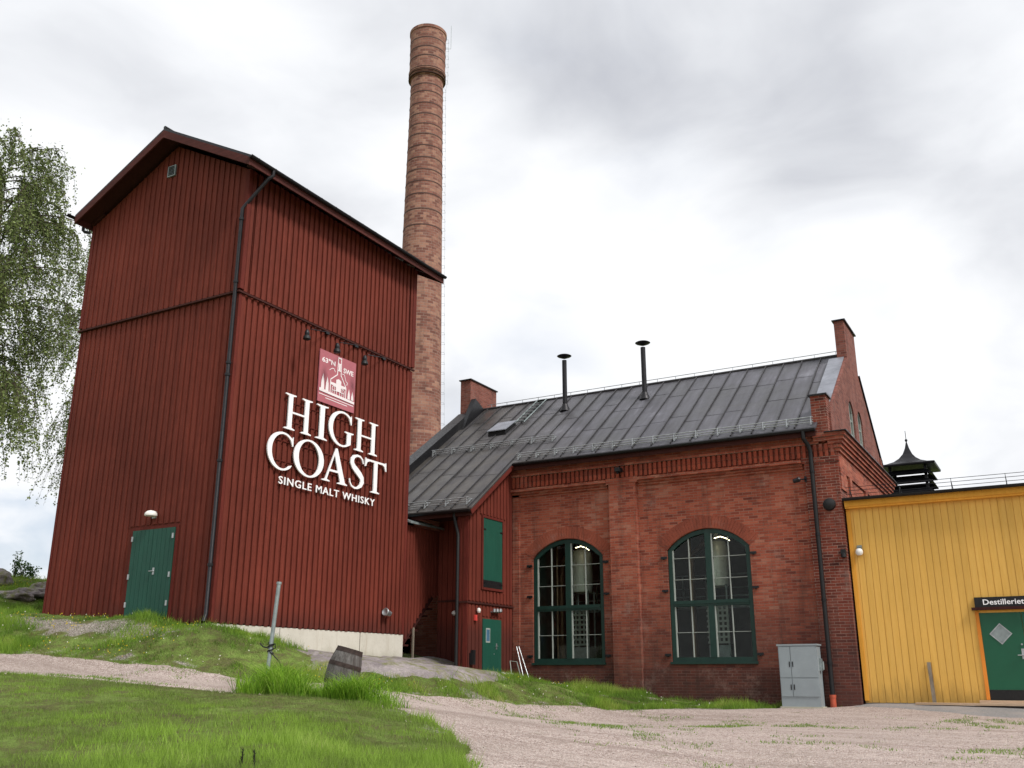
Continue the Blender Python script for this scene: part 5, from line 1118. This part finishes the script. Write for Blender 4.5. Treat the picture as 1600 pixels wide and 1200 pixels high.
# ------------------------------------------------------------------ barrel, post, stalks
bp_ = at(525, 1086, 17.5); bz = hz(bp_[0], bp_[1])
br = thing('whisky_barrel', (float(bp_[0]), float(bp_[1]), bz), 'old weathered oak barrel tilting in the long grass by the road', 'barrel')
br['_b'] = (0, 0, 0); H = .76
tilt = Matrix.Rotation(R(15), 4, Vector((-math.sin(YAW), math.cos(YAW), 0))) @ Matrix.Rotation(R(-3), 4, Vector((math.cos(YAW), math.sin(YAW), 0)))
br.rotation_euler = tilt.to_euler()
brad = lambda z: .226+.066*(1-((z-H/2)/(H/2))**2)
b = MB()
prof = [(brad(z), z) for z in np.linspace(0, H, 15)]; n = 40; vs = []; fs = []
for i, (r, z) in enumerate(prof):
    for k in range(n*2):
        t_ = math.pi*k/n; rr2 = r-(.004 if k % 4 == 0 else 0); vs.append((rr2*math.cos(t_), rr2*math.sin(t_), z))
N2 = n*2
for i in range(len(prof)-1):
    for k in range(N2): fs.append((i*N2+k, i*N2+(k+1) % N2, (i+1)*N2+(k+1) % N2, (i+1)*N2+k))
b.add(vs, fs); b.lathe([(brad(H)-.03, H), (brad(H)-.03, H-.04), (.001, H-.04)], n=40); b.lathe([(brad(H), H), (brad(H)-.03, H+.001)], n=80)
b.build('stave_body', 'barrel_wood', br)
for (z, hw) in ((.03, .03), (.20, .022), (.50, .035), (.755, .04)):
    b = MB(); b.lathe([(brad(z-hw)-.005, z-hw), (brad(z-hw)+.005, z-hw), (brad(z)+.006, z), (brad(min(z+hw, H))+.005, z+hw), (brad(min(z+hw, H))-.01, z+hw)], n=40); b.build('hoop', 'rust', br, smooth=True)
pb = at(415, 1062, 17.6); pt = at(436, 912, 17.75); pz = hz(pb[0], pb[1])
ps = thing('leaning_post', (float(pb[0]), float(pb[1]), pz), 'leaning pale green-grey metal post with a black strap tied round it', 'post')
b = MB(); P0 = Vector((float(pb[0]), float(pb[1]), pz-.1)); P1 = Vector([float(a) for a in pt]); d = (P1-P0)
b.tube([P0, P1], .036, 10); b.tube([P1-d.normalized()*.01, P1+d.normalized()*.03], .046, 10); b.build('pole', 'galv_dull', ps, smooth=True)
sp = P0+d*.42; b = MB(); cr = Vector((math.cos(YAW), math.sin(YAW), 0))
b.tube([sp+Vector((.05*math.cos(a_), .05*math.sin(a_), .012*a_-.1)) for a_ in np.linspace(0, 16, 50)], .012, 6)
b.tube([sp+Vector((0, -.05, .05)), sp+cr*.11+Vector((0, -.05, .07)), sp+cr*.12+Vector((0, -.05, 0)), sp+cr*.02+Vector((0, -.06, -.05)), sp+cr*.16+Vector((0, 0, -.22)), sp+cr*.28+Vector((0, 0, -.46)), sp+cr*.33+Vector((0, 0, -.62))], .011, 6)
b.tube([sp+Vector((0, -.05, 0)), sp-cr*.10+Vector((0, -.05, .02)), sp-cr*.16+Vector((0, -.05, .08))], .012, 6); b.build('strap', 'black', ps)
for (px, lab, hh) in ((375, 'left one of two dark dead stalks poking up at the bottom edge', .13), (397, 'right one of two dark dead stalks poking up at the bottom edge', .12)):
    p = at(px, 1200, 9.45); z_ = hz(p[0], p[1]); b = MB(); lean = random.uniform(-.02, .03)
    top_ = (p[0]+lean, p[1], z_+hh+.06); b.tube([(p[0], p[1], z_-.02), ((p[0]+top_[0])/2, p[1]+.01, z_+hh*.5), top_], [.008, .008, .003], 6)
    for k in range(10):
        f_ = .25+.07*k; a_ = random.random()*6.28; c0 = (p[0]+lean*f_, p[1], z_+(hh+.06)*f_); b.tube([c0, (c0[0]+.022*math.cos(a_), c0[1]+.022*math.sin(a_), c0[2]+.02)], [.005, .001], 4)
    b.build('dead_stalk', 'stalk', None, (float(p[0]), float(p[1]), z_), label=lab, category='stalk', group='dead stalks at the lawn edge')

# ------------------------------------------------------------------ trees
def leaf_mesh(name, C, size, mat, parent, base, droop=.6):
    n = len(C); a = RNG.normal(size=(n, 3)); a[:, 2] = a[:, 2]*.6-droop; a /= np.linalg.norm(a, axis=1)[:, None]; r = RNG.normal(size=(n, 3)); c = np.cross(a, r); c /= np.linalg.norm(c, axis=1)[:, None]
    s = size*(.6+.8*RNG.random(n))[:, None]; C = C-np.array(base)
    V = np.stack([C, C+a*s*.5+c*s*.36, C+a*s, C+a*s*.5-c*s*.36], 1).reshape(-1, 3)
    me = bpy.data.meshes.new(name); me.vertices.add(len(V)); me.vertices.foreach_set('co', V.astype('f').ravel()); me.loops.add(4*n); me.loops.foreach_set('vertex_index', np.arange(4*n, dtype='i'))
    me.polygons.add(n); me.polygons.foreach_set('loop_start', np.arange(0, 4*n, 4, dtype='i')); me.update(); me.validate(); me.materials.append(M[mat])
    t = me.attributes.new('tint', 'FLOAT', 'POINT'); t.data.foreach_set('value', np.repeat(RNG.random(n), 4).astype('f'))
    o = bpy.data.objects.new(name, me); COL.objects.link(o); o.parent = parent; o['_b'] = base; return o
def birch(base, H_, W_, nb, label, seed, lps=1., zlow=.28):
    rnd = random.Random(seed); t = thing('birch_tree', base, label, 'tree', 'weeping birches left of the tower'); bx, by, bz_ = base
    b = MB(); tp = [Vector((bx+.25*math.sin(i*.7), by+.2*math.cos(i*.9), bz_-.2+H_*i/10)) for i in range(11)]; b.tube(tp[:10], [.30*(1-i/9.6) for i in range(10)], 10); b.build('trunk', 'bark', t, smooth=True)
    br_ = MB(); L = []
    for k in range(nb):
        f_ = zlow+(1-zlow)*(k+.5)/nb*.97; i = f_*10; p0 = tp[int(i)].lerp(tp[min(int(i)+1, 10)], i-int(i)); a_ = rnd.random()*6.283
        ln = W_*(math.sin(math.pi*min(1, (1.02-f_)*1.35+.08))**.7 if f_ > .45 else .9)*rnd.uniform(.65, 1.08); up = rnd.uniform(.35, .75)
        pts_ = [p0]; 
        for j in range(1, 7):
            g_ = j/6; pts_.append(p0+Vector((math.cos(a_)*ln*g_, math.sin(a_)*ln*g_, ln*up*g_*(1.2-g_*.9)))+Vector((rnd.uniform(-.1, .1), rnd.uniform(-.1, .1), 0)))
        for _ in range(int(26*ln*lps*2)): g_ = rnd.uniform(.05, 1)*6; j = min(int(g_), 5); q = pts_[j].lerp(pts_[j+1], g_-j); L.append((q.x+rnd.gauss(0, .22), q.y+rnd.gauss(0, .22), q.z+rnd.gauss(0, .16)))
        br_.tube(pts_, [.045*(1-j/7)*ln/4+.006 for j in range(7)], 5)
        for s_ in range(int(24*ln/3)+6):   # hanging twigs
            g_ = rnd.uniform(.2, 1.)*6; j = min(int(g_), 5); q = pts_[j].lerp(pts_[j+1], g_-j); a2 = a_+rnd.uniform(-1.3, 1.3); tl = rnd.uniform(1.0, 3.4)*(1.15-f_*.45); out2 = rnd.uniform(.15, .5)
            e_ = [q+Vector((math.cos(a2)*out2*tl*u_, math.sin(a2)*out2*tl*u_, -.10*tl*u_-tl*u_*u_*.85+.15*u_)) for u_ in (0, .3, .6, .8, 1.)]
            br_.tube(e_, [.012, .009, .006, .005, .004], 3, False)
            m_ = int(40*tl*lps)
            for _ in range(m_):
                u_ = rnd.random()**.7*4; jj = min(int(u_), 3); c_ = e_[jj].lerp(e_[jj+1], u_-jj); s3 = .055; L.append((c_.x+rnd.gauss(0, s3), c_.y+rnd.gauss(0, s3), c_.z+rnd.gauss(0, s3)))
    br_.build('branches', 'twig', t); leaf_mesh('crown', np.array(L), .095, 'birch_leaf', t, base)
    return t
bp1 = at(-95, 900, 36); g1 = hz(bp1[0], bp1[1])
birch((float(bp1[0]), float(bp1[1]), g1), 18.6, 3.8, 84, 'large weeping birch filling the left edge of the photo', 3, .52, .37)
bp2 = at(105, 900, 44); g2 = hz(bp2[0], bp2[1])
birch((float(bp2[0]), float(bp2[1]), g2), 18.0, 3.0, 48, 'thinner birch partly hidden behind the left side of the red tower', 9, .36, .42)
# saplings and rocks on the skyline at the left
SG = 'saplings on the rocky bank'
for k, (px, hh, lab) in enumerate([(22, .75, 'leafy sapling at the left end of the rocky bank beside the tower'), (33, .55, 'small sapling in the middle of the rocky bank skyline'), (50, .42, 'shortest sapling on the rocky bank, nearest the tower wall')]):
    p = at(px, 905, 32.5); z_ = hz(p[0], p[1]); base = (float(p[0]), float(p[1]), z_)
    t = thing('sapling', base, lab, 'sapling', SG); b = MB(); L = []
    for s_ in range(4):
        a_ = random.random()*6.28; e_ = Vector((base[0]+.16*math.cos(a_), base[1]+.16*math.sin(a_), z_+hh*random.uniform(.7, 1.2))); b.tube([base, e_], [.01, .003], 4)
        for _ in range(55): q = Vector(base).lerp(e_, random.uniform(.15, 1)); L.append((q.x+random.gauss(0, .05), q.y+random.gauss(0, .05), q.z+random.gauss(0, .04)))
    b.build('stem', 'twig', t); leaf_mesh('leaves', np.array(L), .07, 'leaf', t, base, 0)
def boulder(p, s, lab, seed):
    me = bpy.data.meshes.new('boulder'); bm = bmesh.new(); bmesh.ops.create_icosphere(bm, subdivisions=4, radius=1); rr3 = random.Random(seed); from mathutils import noise as mn
    for v in bm.verts:
        d_ = v.co.normalized(); k_ = 1+.28*mn.noise(d_*1.3+Vector((seed*3.1, 0, 0)))+.12*mn.noise(d_*3.7+Vector((seed, 5, 0)))+.04*mn.noise(d_*9)
        v.co = Vector((d_.x*s[0], d_.y*s[1], d_.z*s[2]))*k_
    bm.to_mesh(me); bm.free(); me.materials.append(M['rock']); me.polygons.foreach_set('use_smooth', [True]*len(me.polygons))
    o = bpy.data.objects.new('boulder', me); COL.objects.link(o); o.location = (float(p[0]), float(p[1]), hz(p[0], p[1])+s[2]*.1); o['label'] = lab; o['category'] = 'rock'; o['group'] = 'rocks on the left bank'
for i, (px, py, D, s, lab) in enumerate([(-16, 940, 31, (.7, .5, .38), 'dark rounded rock cut by the left edge of the photo'), (45, 942, 30, (.8, .5, .2), 'low mossy rock on the bank beside the tower wall'), (20, 945, 29.2, (.6, .5, .2), 'small flat rock in front of the mossy rock on the left bank'), (65, 935, 31, (.45, .45, .24), 'grey rock touching the left foot of the red tower')]): boulder(at(px, py, D), s, lab, i+1)

for o in bpy.data.objects:
    if '_b' in o.keys(): del o['_b']
